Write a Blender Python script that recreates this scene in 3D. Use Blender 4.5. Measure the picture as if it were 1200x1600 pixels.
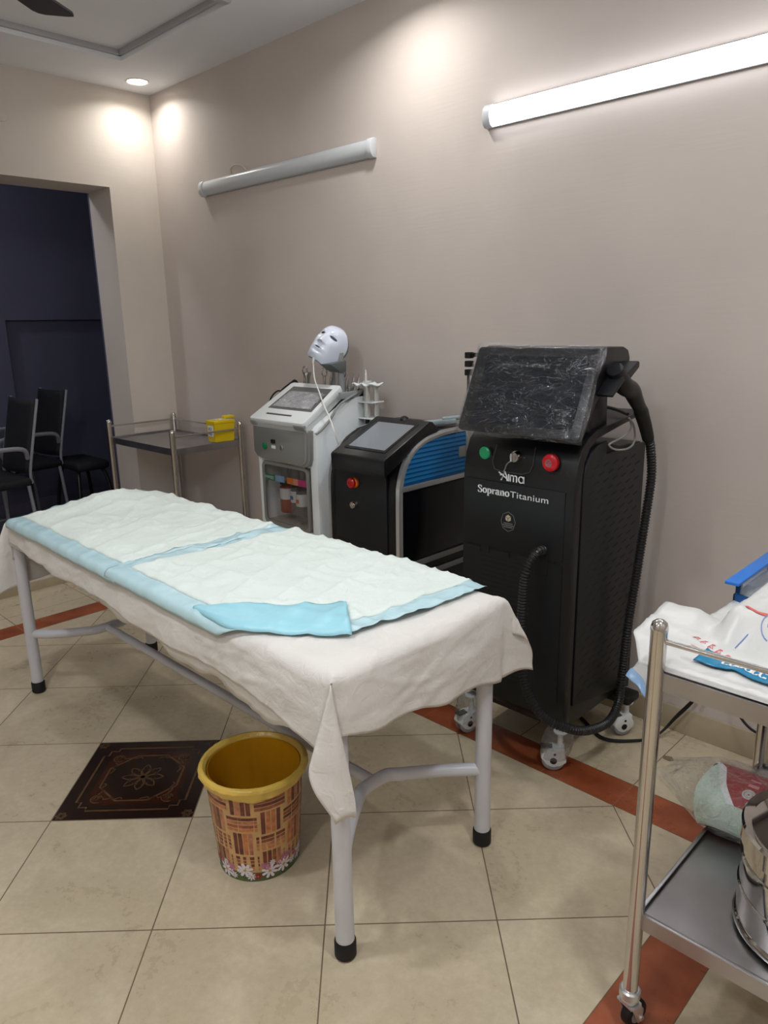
import bpy, bmesh, math, random
from mathutils import Vector, Matrix, noise
PI=math.pi
sc=bpy.context.scene
for o in list(bpy.data.objects): bpy.data.objects.remove(o)
COL=sc.collection
# ---------------------------------------------------------------- camera
cd=bpy.data.cameras.new('camera'); cam=bpy.data.objects.new('camera',cd); COL.objects.link(cam)
cd.sensor_fit='VERTICAL'; cd.sensor_height=24; cd.sensor_width=18
cd.lens=1150.637/1600*24; cd.clip_start=.05
cam.matrix_world=Matrix(((0.716239,-0.162404,0.678695,0),(0.697628,0.191454,-0.690406,0),(-0.017814,0.967972,0.250424,1.52216),(0,0,0,1)))
sc.camera=cam
# ---------------------------------------------------------------- exposure, world
sc.view_settings.view_transform='Standard'; sc.view_settings.look='None'
sc.view_settings.exposure=0.0; sc.view_settings.gamma=1; sc.view_settings.use_curve_mapping=False
w=bpy.data.worlds.new('world'); sc.world=w; w.use_nodes=True
w.node_tree.nodes['Background'].inputs[0].default_value=(.8,.85,1,1)
w.node_tree.nodes['Background'].inputs[1].default_value=.02
TUBE_E=13.0          # lit wall batten
SPOT_W=3.0         # recessed downlights beside the walls
ROOM_W=12.3         # panel lights of the room centre, including the added fill at right
# ---------------------------------------------------------------- room constants
XL,XR,YB,YF,H=-4.42,.85,2.549,-1.9,2.86     # left wall, right wall, machine wall, front wall, soffit height

# ================================================================ materials
def lin(c):
    return tuple(((v/255)/12.92 if v/255<=.04045 else ((v/255+.055)/1.055)**2.4) for v in c)
MATS={}
def mat(name,rgb,rough=.5,metal=0.,var=0.,vs=8.,bump=0.,bs=60.,emit=None,es=0.,trans=0.,alpha=1.,spec=.5,sheen=0.,aniso=None,coat=0.,ior=1.45):
    if name in MATS: return MATS[name]
    m=bpy.data.materials.new(name); m.use_nodes=True; nt=m.node_tree; N=nt.nodes; L=nt.links
    b=N['Principled BSDF']; c=lin(rgb)
    b.inputs['Base Color'].default_value=(*c,1); b.inputs['Roughness'].default_value=rough
    b.inputs['Metallic'].default_value=metal; b.inputs['Specular IOR Level'].default_value=spec
    b.inputs['IOR'].default_value=ior
    if trans: b.inputs['Transmission Weight'].default_value=trans
    if alpha<1: b.inputs['Alpha'].default_value=alpha
    if coat: b.inputs['Coat Weight'].default_value=coat; b.inputs['Coat Roughness'].default_value=.08
    if emit: b.inputs['Emission Color'].default_value=(*lin(emit),1); b.inputs['Emission Strength'].default_value=es
    tc=N.new('ShaderNodeTexCoord')
    if var:
        n=N.new('ShaderNodeTexNoise'); n.inputs['Scale'].default_value=vs; n.inputs['Detail'].default_value=5
        r=N.new('ShaderNodeMapRange'); r.inputs['From Min'].default_value=.3; r.inputs['From Max'].default_value=.7
        r.inputs['To Min'].default_value=1-var; r.inputs['To Max'].default_value=1+var
        v=N.new('ShaderNodeVectorMath'); v.operation='SCALE'; v.inputs[0].default_value=c
        L.new(tc.outputs['Object'],n.inputs['Vector']); L.new(n.outputs['Fac'],r.inputs['Value'])
        L.new(r.outputs['Result'],v.inputs['Scale']); L.new(v.outputs['Vector'],b.inputs['Base Color'])
        if metal:
            r2=N.new('ShaderNodeMapRange'); r2.inputs['To Min'].default_value=rough*.7; r2.inputs['To Max'].default_value=rough*1.4
            L.new(n.outputs['Fac'],r2.inputs['Value']); L.new(r2.outputs['Result'],b.inputs['Roughness'])
    if bump:
        n2=N.new('ShaderNodeTexNoise'); n2.inputs['Scale'].default_value=bs; n2.inputs['Detail'].default_value=4
        bp=N.new('ShaderNodeBump'); bp.inputs['Strength'].default_value=1; bp.inputs['Distance'].default_value=bump
        L.new(tc.outputs['Object'],n2.inputs['Vector']); L.new(n2.outputs['Fac'],bp.inputs['Height']); L.new(bp.outputs['Normal'],b.inputs['Normal'])
    MATS[name]=m; return m

def film(name,tint=(255,255,255),opac=.1,rough=.12,scale=14.,stretch=(1,1,1),dist=.01,glint=.0,fm=.035):
    """thin clear wrinkled plastic: mostly see-through, with a glossy coat"""
    m=bpy.data.materials.new(name); m.use_nodes=True; nt=m.node_tree; N=nt.nodes; L=nt.links
    for n in list(N): N.remove(n)
    out=N.new('ShaderNodeOutputMaterial'); tr=N.new('ShaderNodeBsdfTransparent'); gl=N.new('ShaderNodeBsdfGlossy'); di=N.new('ShaderNodeBsdfDiffuse')
    tl=N.new('ShaderNodeBsdfTranslucent'); ad=N.new('ShaderNodeMixShader'); ad.inputs[0].default_value=.5
    di.inputs[0].default_value=(*lin(tint),1); tl.inputs[0].default_value=(*lin(tint),1)
    tr.inputs[0].default_value=(*[.6+.4*v for v in lin(tint)],1)
    gl.inputs['Roughness'].default_value=rough; gl.inputs[0].default_value=(1,1,1,1)
    tc=N.new('ShaderNodeTexCoord'); mp=N.new('ShaderNodeMapping'); mp.inputs['Scale'].default_value=stretch
    no=N.new('ShaderNodeTexNoise'); no.inputs['Scale'].default_value=scale; no.inputs['Detail'].default_value=6; no.inputs['Distortion'].default_value=1.2
    L.new(tc.outputs['Object'],mp.inputs[0]); L.new(mp.outputs[0],no.inputs['Vector'])
    bp=N.new('ShaderNodeBump'); bp.inputs['Distance'].default_value=dist; bp.inputs['Strength'].default_value=1; L.new(no.outputs['Fac'],bp.inputs['Height'])
    for s in (gl,di): L.new(bp.outputs[0],s.inputs['Normal'])
    lw=N.new('ShaderNodeLayerWeight'); lw.inputs[0].default_value=.5; L.new(bp.outputs[0],lw.inputs['Normal'])
    pw_=N.new('ShaderNodeMath'); pw_.operation='POWER'; pw_.inputs[1].default_value=4; L.new(lw.outputs['Facing'],pw_.inputs[0])
    fr=N.new('ShaderNodeMath'); fr.operation='MULTIPLY_ADD'; fr.inputs[1].default_value=.75; fr.inputs[2].default_value=.045; L.new(pw_.outputs[0],fr.inputs[0])
    m1=N.new('ShaderNodeMixShader'); L.new(di.outputs[0],ad.inputs[1]); L.new(tl.outputs[0],ad.inputs[2])
    # white lines painted along the creases stand in for glints on the film
    vr=N.new('ShaderNodeTexVoronoi'); vr.feature='DISTANCE_TO_EDGE'; vr.inputs['Scale'].default_value=scale*.9
    mx=N.new('ShaderNodeVectorMath'); mx.operation='ADD'; sc_=N.new('ShaderNodeVectorMath'); sc_.operation='SCALE'; sc_.inputs['Scale'].default_value=.25
    L.new(no.outputs['Color'],sc_.inputs[0]); L.new(mp.outputs[0],mx.inputs[0]); L.new(sc_.outputs[0],mx.inputs[1]); L.new(mx.outputs[0],vr.inputs['Vector'])
    mr=N.new('ShaderNodeMapRange'); mr.inputs['From Min'].default_value=0; mr.inputs['From Max'].default_value=fm
    mr.inputs['To Min'].default_value=opac+glint; mr.inputs['To Max'].default_value=opac; L.new(vr.outputs['Distance'],mr.inputs['Value'])
    L.new(mr.outputs[0],m1.inputs[0]); L.new(tr.outputs[0],m1.inputs[1]); L.new(ad.outputs[0],m1.inputs[2])
    m2=N.new('ShaderNodeMixShader'); L.new(fr.outputs[0],m2.inputs[0]); L.new(m1.outputs[0],m2.inputs[1]); L.new(gl.outputs[0],m2.inputs[2])
    L.new(m2.outputs[0],out.inputs[0]); MATS[name]=m; return m

# ================================================================ mesh builder
class MB:
    def __init__(s): s.bm=bmesh.new(); s.mi=0
    def face(s,vs):
        try:
            f=s.bm.faces.new(vs); f.material_index=s.mi; f.smooth=True; return f
        except ValueError: return None
    def V(s,p): return s.bm.verts.new(p)
    def box(s,x0,x1,y0,y1,z0,z1,bev=0.,M=None,seg=2):
        t=bmesh.new(); bmesh.ops.create_cube(t,size=1)
        for v in t.verts: v.co=Vector(((x0+x1)/2+v.co.x*(x1-x0),(y0+y1)/2+v.co.y*(y1-y0),(z0+z1)/2+v.co.z*(z1-z0)))
        if bev: bmesh.ops.bevel(t,geom=t.edges[:],offset=bev,segments=seg,profile=.5,affect='EDGES')
        s.merge(t,M); return s
    def merge(s,t,M=None):
        mp={}
        for v in t.verts: mp[v]=s.V(M@v.co if M else v.co)
        for f in t.faces: s.face([mp[v] for v in f.verts])
        t.free()
    def ring(s,c,d,r,n,up=None):
        d=d.normalized(); a=up or (Vector((0,0,1)) if abs(d.z)<.9 else Vector((1,0,0)))
        u=d.cross(a).normalized(); w=u.cross(d).normalized()
        return [s.V(c+r*(math.cos(2*PI*i/n)*u+math.sin(2*PI*i/n)*w)) for i in range(n)]
    def skin(s,rings,close=True):
        for a,b in zip(rings,rings[1:]):
            n=len(a)
            for i in range(n): s.face([a[i],a[(i+1)%n],b[(i+1)%n],b[i]])
        if close:
            s.face(list(reversed(rings[0]))); s.face(rings[-1])
    def cyl(s,p0,p1,r0,r1=None,n=20):
        p0=Vector(p0);p1=Vector(p1); r1=r0 if r1 is None else r1; d=p1-p0
        s.skin([s.ring(p0,d,r0,n),s.ring(p1,d,r1,n)]); return s
    def tube(s,pts,r,n=10,smooth=0,rf=None):
        pts=[Vector(p) for p in pts]
        if smooth: pts=catmull(pts,smooth)
        rings=[]; up=None; m=len(pts)
        t0=(pts[1]-pts[0]).normalized(); a=Vector((0,0,1)) if abs(t0.z)<.9 else Vector((1,0,0))
        u=t0.cross(a).normalized()
        for i,p in enumerate(pts):
            t=(pts[min(i+1,m-1)]-pts[max(i-1,0)]).normalized()
            u=(u-t*u.dot(t)).normalized(); w=t.cross(u)
            rr=rf(i/(m-1)) if rf else r
            rings.append([s.V(p+rr*(math.cos(2*PI*k/n)*u+math.sin(2*PI*k/n)*w)) for k in range(n)])
        s.skin(rings); return s
    def lathe(s,prof,c=(0,0,0),n=40,M=None,caps=True,arc=None):
        c=Vector(c); rings=[]
        for (r,z) in prof:
            rings.append([ (lambda p:s.V(M@p if M else p))(c+Vector((r*math.cos(2*PI*i/n),r*math.sin(2*PI*i/n),z))) for i in range(n)])
        s.skin(rings,caps); return s
    def prism(s,poly,plane,a,b,bev=0.,M=None):
        """extrude a 2D outline: plane 'x' -> points are (y,z) and a..b are x ; 'y' -> (x,z) ; 'z' -> (x,y)"""
        t=bmesh.new()
        f3={'x':lambda p,q:Vector((q,p[0],p[1])),'y':lambda p,q:Vector((p[0],q,p[1])),'z':lambda p,q:Vector((p[0],p[1],q))}[plane]
        A=[t.verts.new(f3(p,a)) for p in poly]; B=[t.verts.new(f3(p,b)) for p in poly]
        n=len(poly); t.faces.new(A); t.faces.new(list(reversed(B)))
        for i in range(n): t.faces.new([A[i],B[i],B[(i+1)%n],A[(i+1)%n]])
        bmesh.ops.recalc_face_normals(t,faces=t.faces[:])
        if bev:
            es=[e for e in t.edges if all(len(f.verts)>4 or True for f in e.link_faces) and e.calc_face_angle(0)>.5]
            bmesh.ops.bevel(t,geom=es,offset=bev,segments=2,profile=.5,affect='EDGES')
        s.merge(t,M); return s
    def grid(s,fn,nu,nv,skip=None,closeu=False):
        vs=[[s.V(fn(i/nu,j/nv)) for j in range(nv+1)] for i in range(nu+(0 if closeu else 1))]
        m=len(vs)
        for i in range(nu):
            for j in range(nv):
                if skip and skip((i+.5)/nu,(j+.5)/nv): continue
                s.face([vs[i][j],vs[(i+1)%m][j],vs[(i+1)%m][j+1],vs[i][j+1]])
        return s
    def strokes(s,lines,to3,thick,thin=None,h=.0006):
        """flat pen strokes; lines are 2D polylines, to3(x,y,up) maps into space. thick for vertical, thin for horizontal pen travel"""
        thin=thin or thick
        for ln in lines:
            n=len(ln); P=[Vector(p) for p in ln]; ra=[];rb=[];la=[];lb=[]
            for i,p in enumerate(P):
                t=P[min(i+1,n-1)]-P[max(i-1,0)]
                if t.length<1e-9: t=Vector((1,0))
                t.normalize(); wd=(thin+(thick-thin)*abs(t.y))/2; q=Vector((-t.y,t.x))*wd
                ext=Vector((0,0))
                for arr,sg,u in ((la,1,h),(lb,1,0),(ra,-1,h),(rb,-1,0)):
                    pp=p+q*sg; arr.append(s.V(to3(pp.x,pp.y,u)))
            for i in range(n-1):
                s.face([la[i],la[i+1],ra[i+1],ra[i]]); s.face([la[i],lb[i],lb[i+1],la[i+1]]); s.face([ra[i+1],rb[i+1],rb[i],ra[i]])
            s.face([la[0],ra[0],rb[0],lb[0]]); s.face([la[-1],lb[-1],rb[-1],ra[-1]])
        return s
    def build(s,name,mats,parent=None,label=None,world=True,sharp=35,recalc=True,flat=False):
        if recalc: bmesh.ops.recalc_face_normals(s.bm,faces=s.bm.faces[:])
        me=bpy.data.meshes.new(name)
        if parent is not None and world:
            W=wm(parent).inverted()
            for v in s.bm.verts: v.co=W@v.co
        s.bm.to_mesh(me); s.bm.free()
        for m in (mats if isinstance(mats,(list,tuple)) else [mats]): me.materials.append(m)
        if sharp and not flat: me.set_sharp_from_angle(angle=math.radians(sharp))
        if flat:
            for p in me.polygons: p.use_smooth=False
        o=bpy.data.objects.new(name,me); COL.objects.link(o)
        if parent is not None: o.parent=parent
        if label: o['label']=label
        return o
def wm(o):
    M=o.matrix_basis.copy()
    return wm(o.parent)@M if o.parent else M
def catmull(P,k):
    out=[]
    for i in range(len(P)-1):
        a=P[max(i-1,0)];b=P[i];c=P[i+1];d=P[min(i+2,len(P)-1)]
        for j in range(k):
            t=j/k; out.append(.5*((2*b)+(c-a)*t+(2*a-5*b+4*c-d)*t*t+(3*b-a-3*c+d)*t**3))
    out.append(P[-1]); return out
def thing(name,label,cat,loc=(0,0,0),rz=0,group=None):
    o=bpy.data.objects.new(name,None); COL.objects.link(o); o.location=loc; o.rotation_euler=(0,0,rz)
    o.empty_display_size=.05
    o['label']=label; o['category']=cat
    if group: o['group']=group
    # matrix_basis from loc/rot
    return o
def tag(o,label,cat,group=None):
    o['label']=label; o['category']=cat
    if group: o['group']=group
    return o
def struct(o,label=None):
    o['kind']='structure'
    if label: o['label']=label
    return o
def dup(root,loc,rz,label=None):
    r=root.copy(); COL.objects.link(r); r.location=loc; r.rotation_euler=(0,0,rz)
    if label: r['label']=label
    def rec(a,b):
        for ch in list(a.children):
            c=ch.copy(); COL.objects.link(c); c.parent=b; rec(ch,c)
    rec(root,r); return r
def rrect(x0,x1,y0,y1,r,n=5):
    out=[]
    for cx,cy,a0 in ((x1-r,y1-r,0),(x0+r,y1-r,90),(x0+r,y0+r,180),(x1-r,y0+r,270)):
        for k in range(n+1):
            a=math.radians(a0+90*k/n); out.append((cx+r*math.cos(a),cy+r*math.sin(a)))
    return out
def solid(o,t,off=-1):
    m=o.modifiers.new('thickness','SOLIDIFY'); m.thickness=t; m.offset=off; return o
R_=random.Random(7)

# ================================================================ base materials
def wall_paint(name,rgb,rough=.62):
    m=mat(name,rgb,rough,var=.05,vs=2.2,spec=.35)
    nt=m.node_tree;N=nt.nodes;L=nt.links;b=N['Principled BSDF']
    tc=N.new('ShaderNodeTexCoord'); mp=N.new('ShaderNodeMapping'); mp.inputs['Scale'].default_value=(1.5,1.5,22)
    n1=N.new('ShaderNodeTexNoise'); n1.inputs['Scale'].default_value=4; n1.inputs['Detail'].default_value=6
    n2=N.new('ShaderNodeTexNoise'); n2.inputs['Scale'].default_value=90; n2.inputs['Detail'].default_value=3
    ad=N.new('ShaderNodeMath'); ad.operation='MULTIPLY_ADD'; ad.inputs[1].default_value=.25
    L.new(tc.outputs['Object'],mp.inputs[0]); L.new(mp.outputs[0],n1.inputs['Vector']); L.new(tc.outputs['Object'],n2.inputs['Vector'])
    L.new(n2.outputs['Fac'],ad.inputs[0]); L.new(n1.outputs['Fac'],ad.inputs[2])
    bp=N.new('ShaderNodeBump'); bp.inputs['Distance'].default_value=.0007; bp.inputs['Strength'].default_value=.6
    L.new(ad.outputs[0],bp.inputs['Height']); L.new(bp.outputs[0],b.inputs['Normal'])
    return m
M_wall=wall_paint('wall_paint',(195,185,178))
M_wall2=wall_paint('wall_paint_left',(204,195,185))
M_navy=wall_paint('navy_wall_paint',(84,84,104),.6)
M_ceil=mat('ceiling_paint',(226,229,234),.8,var=.02,vs=3)
M_skirt=mat('skirting_tile',(170,156,132),.3,var=.08,vs=6)
M_blk=mat('black_plastic',(17,18,21),.38)
M_blk2=mat('black_satin_panel',(20,23,27),.42,bump=.0002,bs=900)
M_blkr=mat('black_rubber',(18,18,19),.6)
M_gls=mat('black_gloss',(12,13,17),.12)
M_white=mat('white_plastic',(226,231,232),.35)
M_greyp=mat('silver_grey_plastic',(150,150,148),.4,metal=.3)
M_dgrey=mat('dark_grey_plastic',(70,72,74),.45)
M_steel=mat('brushed_steel',(205,200,196),.2,metal=1,var=.06,vs=12)
M_steelt=mat('steel_tray',(175,174,176),.33,metal=1,var=.1,vs=9)
M_chrome=mat('polished_steel',(206,203,200),.13,metal=1)
M_mir=mat('mirror_steel',(205,202,198),.06,metal=1)
M_alu=mat('silver_trim',(205,207,208),.28,metal=.75)
M_paint=mat('grey_white_leg_paint',(205,206,212),.32,var=.03,vs=12)

# ================================================================ floor
def floor_mat():
    m=bpy.data.materials.new('beige_floor_tile'); m.use_nodes=True; nt=m.node_tree;N=nt.nodes;L=nt.links;b=N['Principled BSDF']
    tc=N.new('ShaderNodeTexCoord')
    def math_(op,a,b_=None,c=None):
        n=N.new('ShaderNodeMath'); n.operation=op
        for i,v in enumerate((a,b_,c)):
            if v is None: continue
            if isinstance(v,(int,float)): n.inputs[i].default_value=v
            else: L.new(v,n.inputs[i])
        return n.outputs[0]
    sx=N.new('ShaderNodeSeparateXYZ'); L.new(tc.outputs['Object'],sx.inputs[0]); X,Y=sx.outputs[0],sx.outputs[1]
    a=math.radians(45.24); ca,sa=math.cos(a),math.sin(a); ox,oy=-2.512485,1.007904; T=.45
    # i along (ca,sa), j along (sa,-ca)
    dx=math_('SUBTRACT',X,ox); dy=math_('SUBTRACT',Y,oy)
    I=math_('DIVIDE',math_('ADD',math_('MULTIPLY',dx,ca),math_('MULTIPLY',dy,sa)),T)
    J=math_('DIVIDE',math_('SUBTRACT',math_('MULTIPLY',dx,sa),math_('MULTIPLY',dy,ca)),T)
    def joint(v,w):
        f=math_('FRACT',v); d=math_('MINIMUM',f,math_('SUBTRACT',1,f)); return math_('LESS_THAN',d,w/T/2)
    g1=math_('MAXIMUM',joint(I,.0035),joint(J,.0035))
    # border field: inside rectangle -> diagonal tiles, outside -> tiles square to the wall
    x0,x1,y1=-3.80,-.61,1.972
    ins=math_('MULTIPLY',math_('MULTIPLY',math_('GREATER_THAN',X,x0),math_('LESS_THAN',X,x1)),math_('LESS_THAN',Y,y1))
    U=math_('DIVIDE',math_('ADD',X,.93),.45); V=math_('DIVIDE',math_('ADD',Y,-2.116),.45)
    g2=math_('MAXIMUM',joint(U,.0035),joint(V,.0035))
    # strip bands
    xs0,xs1,ys1=-3.945,-.465,2.116
    outer=math_('MULTIPLY',math_('MULTIPLY',math_('GREATER_THAN',X,xs0),math_('LESS_THAN',X,xs1)),math_('LESS_THAN',Y,ys1))
    strip=math_('MULTIPLY',outer,math_('SUBTRACT',1,ins))
    # edge joints of the strip
    def near(v,c,w=.0028): return math_('LESS_THAN',math_('ABSOLUTE',math_('SUBTRACT',v,c)),w/2)
    sj=math_('MAXIMUM',near(X,x0),near(X,x1)); sj=math_('MAXIMUM',sj,near(Y,y1))
    so=math_('MAXIMUM',near(X,xs0),near(X,xs1)); so=math_('MAXIMUM',so,near(Y,ys1))
    grout=math_('MAXIMUM',math_('MULTIPLY',g1,ins),math_('MULTIPLY',g2,math_('SUBTRACT',1,outer)))
    inr=math_('MULTIPLY',math_('MULTIPLY',math_('GREATER_THAN',X,x0-.003),math_('LESS_THAN',X,x1+.003)),math_('LESS_THAN',Y,y1+.003))
    otr=math_('MULTIPLY',math_('MULTIPLY',math_('GREATER_THAN',X,xs0-.003),math_('LESS_THAN',X,xs1+.003)),math_('LESS_THAN',Y,ys1+.003))
    ring=math_('MAXIMUM',math_('MULTIPLY',sj,inr),math_('MULTIPLY',so,otr))
    gy_=math_('GREATER_THAN',Y,y1); pj=math_('MULTIPLY',strip,math_('MAXIMUM',math_('MULTIPLY',gy_,joint(math_('DIVIDE',math_('ADD',X,.93),.27),.0012)),math_('MULTIPLY',math_('SUBTRACT',1,gy_),joint(V,.002))))
    # per-tile tone
    cv=N.new('ShaderNodeCombineXYZ'); L.new(math_('FLOOR',I),cv.inputs[0]); L.new(math_('FLOOR',J),cv.inputs[1])
    wn=N.new('ShaderNodeTexWhiteNoise'); L.new(cv.outputs[0],wn.inputs['Vector'])
    n1=N.new('ShaderNodeTexNoise'); n1.inputs['Scale'].default_value=3.5; n1.inputs['Detail'].default_value=8; n1.inputs['Roughness'].default_value=.62
    n1.inputs['Distortion'].default_value=.8
    n2=N.new('ShaderNodeTexNoise'); n2.inputs['Scale'].default_value=38; n2.inputs['Detail'].default_value=8; n2.inputs['Roughness'].default_value=.7
    L.new(tc.outputs['Object'],n1.inputs['Vector']); L.new(tc.outputs['Object'],n2.inputs['Vector'])
    v=math_('ADD',math_('MULTIPLY',n1.outputs['Fac'],.6),math_('MULTIPLY',n2.outputs['Fac'],.4))
    v=math_('ADD',v,math_('MULTIPLY',math_('SUBTRACT',wn.outputs[0],.5),.06))
    cr=N.new('ShaderNodeValToRGB'); L.new(v,cr.inputs[0]); E=cr.color_ramp.elements
    E[0].position=.30; E[0].color=(*lin((180,164,138)),1); E[1].position=.64; E[1].color=(*lin((208,194,168)),1)
    e=E.new(.46); e.color=(*lin((190,176,149)),1)
    def mixc(f,a_,b_):
        n=N.new('ShaderNodeMix'); n.data_type='RGBA'; L.new(f,n.inputs[0])
        for k,q in ((6,a_),(7,b_)):
            if isinstance(q,tuple): n.inputs[k].default_value=(*q,1)
            else: L.new(q,n.inputs[k])
        return n.outputs[2]
    # terracotta strip
    n3=N.new('ShaderNodeTexNoise'); n3.inputs['Scale'].default_value=9; n3.inputs['Detail'].default_value=7; L.new(tc.outputs['Object'],n3.inputs['Vector'])
    cr2=N.new('ShaderNodeValToRGB'); L.new(n3.outputs['Fac'],cr2.inputs[0]); F=cr2.color_ramp.elements
    F[0].position=.3; F[0].color=(*lin((128,62,34)),1); F[1].position=.7; F[1].color=(*lin((164,90,58)),1)
    c=mixc(strip,cr.outputs[0],cr2.outputs[0])
    c=mixc(grout,c,lin((112,94,74))); c=mixc(ring,c,lin((110,84,62))); c=mixc(pj,c,lin((196,150,120)))
    L.new(c,b.inputs['Base Color'])
    rr=math_('ADD',math_('MULTIPLY',v,.28),.16); rr=math_('ADD',rr,math_('MULTIPLY',grout,.4)); L.new(rr,b.inputs['Roughness'])
    bp=N.new('ShaderNodeBump'); bp.inputs['Distance'].default_value=.0012; hgt=math_('SUBTRACT',1,grout)
    hgt=math_('ADD',hgt,math_('MULTIPLY',n2.outputs['Fac'],.12)); L.new(hgt,bp.inputs['Height']); L.new(bp.outputs[0],b.inputs['Normal'])
    return m
M_floor=floor_mat()
M_dec=mat('dark_brown_tile',(38,24,20),.2,var=.15,vs=6)
M_decR=mat('dark_red_brown_glaze',(58,26,16),.2,var=.2,vs=14)
M_decL=mat('tile_tan_line',(88,64,44),.25,var=.2,vs=30)
b=MB()
b.box(XL,XR,YF,YB,-.05,0)
# decorative dark inlay tile (pattern of the floor)
a=math.radians(45.24); e1=Vector((math.cos(a),math.sin(a),0)); e2=Vector((math.sin(a),-math.cos(a),0)); O=Vector((-2.512485,1.007904,0)); T=.45
def tl(u,v,h=0): return O+e1*(u*T)+e2*(v*T)+Vector((0,0,h))
b.mi=1
q=[tl(.004,.004,.0004),tl(.996,.004,.0004),tl(.996,.996,.0004),tl(.004,.996,.0004)]; b.face([b.V(p) for p in q])
b.mi=2
oct_=[(.27,.2),(.73,.2),(.8,.27),(.8,.73),(.73,.8),(.27,.8),(.2,.73),(.2,.27)]
b.face([b.V(tl(u,v,.0005)) for u,v in [(.17,.2),(.2,.17),(.8,.17),(.83,.2),(.83,.8),(.8,.83),(.2,.83),(.17,.8)]])
b.mi=1
b.face([b.V(tl(u,v,.0006)) for u,v in [(.5+.27*math.cos(2*PI*(k+.5)/8)*1.08,.5+.27*math.sin(2*PI*(k+.5)/8)*1.08) for k in range(8)]])
b.mi=3
T3=lambda x,y,u: tl(x,y,.0006+u*.3)
L_=[]
c_=.1
L_.append([(c_+.1,c_),(1-c_-.1,c_),(1-c_-.1,c_+.04),(1-c_-.04,c_+.04),(1-c_-.04,c_+.1),(1-c_,c_+.1),(1-c_,1-c_-.1),(1-c_-.04,1-c_-.1),(1-c_-.04,1-c_-.04),(1-c_-.1,1-c_-.04),(1-c_-.1,1-c_),(c_+.1,1-c_),(c_+.1,1-c_-.04),(c_+.04,1-c_-.04),(c_+.04,1-c_-.1),(c_,1-c_-.1),(c_,c_+.1),(c_+.04,c_+.1),(c_+.04,c_+.04),(c_+.1,c_+.04),(c_+.1,c_)])
L_.append([(.5+.29*math.cos(2*PI*(k+.5)/8)*1.08,.5+.29*math.sin(2*PI*(k+.5)/8)*1.08) for k in range(9)])
b.strokes(L_,T3,.017)
L_=[]
for k in range(8):
    an=2*PI*k/8
    L_.append([(.5+math.cos(an+s*.33*math.sin(PI*t/10))*.16*(1-abs(1-t/5)*0)*(t/10),.5+math.sin(an+s*.33*math.sin(PI*t/10))*.16*(t/10)) for s in (1,) for t in range(11)])
    L_.append([(.5+math.cos(an-.33*math.sin(PI*t/10))*.16*(t/10),.5+math.sin(an-.33*math.sin(PI*t/10))*.16*(t/10)) for t in range(11)])
    L_.append([(.5+math.cos(an+PI/8+s)*.1,.5+math.sin(an+PI/8+s)*.1) for s in (-.25,0,.25)])
for cx,cy in ((.24,.24),(.76,.24),(.24,.76),(.76,.76)):
    for rr,ph in ((.035,0),(.055,1)):
        L_.append([(cx+rr*(1-t/14*.7)*math.cos(ph+t*.7),cy+rr*(1-t/14*.7)*math.sin(ph+t*.7)) for t in range(13)])
    for sgn in (0,1):
        L_.append([(cx+((.5-cx)*t/12 if sgn else 0)*.9+.012*math.sin(t*1.7),cy+((.5-cy)*t/12 if not sgn else 0)*.9+.012*math.cos(t*1.9)) for t in range(11)])
for cx,cy in ((.05,.05),(.95,.05),(.05,.95),(.95,.95)):
    for k in range(6):
        L_.append([(cx+.04*math.cos(k*PI/3+s)*t,cy+.04*math.sin(k*PI/3+s)*t) for s,t in ((0,.2),(.3,.8),(0,1),(-.3,.8),(0,.2))])
b.strokes(L_,T3,.010)
struct(b.build('floor',[M_floor,M_dec,M_decR,M_decL],recalc=False,flat=True),'beige diagonal floor tiles with terracotta border strip and one dark patterned tile')

# ================================================================ walls
TH=.2
b=MB(); b.box(XL-.3,XR+TH,YB,YB+TH,-.05,H+.2); struct(b.build('wall_rear',M_wall),'pinkish beige wall behind the machines')
b=MB(); b.box(XR,XR+TH,YF-TH,YB,-.05,H+.2); struct(b.build('wall_right',M_wall))
b=MB(); b.box(XL-.3,XR,YF-TH,YF,-.05,H+.2); struct(b.build('wall_front',M_wall))
# left wall with opening (Y 0.7..2.235, head 2.318), thickness .28, raised sill
YO0,YO1,ZO,XI,ZS=.55,2.237,2.318,-4.70,.15
b=MB(); b.box(XI,XL,YO1,YB,-.05,H+.2); b.box(XI,XL,YF,YO0,-.05,H+.2); b.box(XI,XL,YO0,YO1,ZO,H+.2); b.box(XI,XL,YO0,YO1,-.05,ZS)
struct(b.build('wall_left',M_wall2),'cream wall with wide opening into the dark room')
# skirtings
b=MB(); b.box(-4.42,XR,YB-.012,YB,0,.10,.002); struct(b.build('baseboard_rear',M_skirt))
b=MB(); b.box(XL,XL+.012,YF,1.42,0,.115,.002); b.box(XL,XL+.008,1.42,YB-.012,0,.055,.002); struct(b.build('baseboard_left',M_skirt))
# ceiling soffit + recessed centre
cx0,cx1,cy0,cy1=-3.965,.45,-1.5,2.142
b=MB(); b.box(XL-.3,XR+TH,cy1,YB+TH,H,H+.3); b.box(XL-.3,XR+TH,YF-TH,cy0,H,H+.3); b.box(XL-.3,cx0,cy0,cy1,H,H+.3); b.box(cx1,XR+TH,cy0,cy1,H,H+.3)
b.box(cx0-.05,cx1+.05,cy0-.05,cy1+.05,H+.045,H+.3)
struct(b.build('ceiling',M_ceil),'white false ceiling with recessed centre panel')
b=MB(); b.box(-3.0,-2.97,cy0,cy1,H-.004,H+.046,.003); b.box(cx0,cx1,cy1-.02,cy1-.001,H+.02,H+.046,.002); b.box(cx0+.001,cx0+.02,cy0,cy1,H+.02,H+.046,.002)
struct(b.build('trim_1',mat('ceiling_edge_grey',(176,177,180),.6)))
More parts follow.
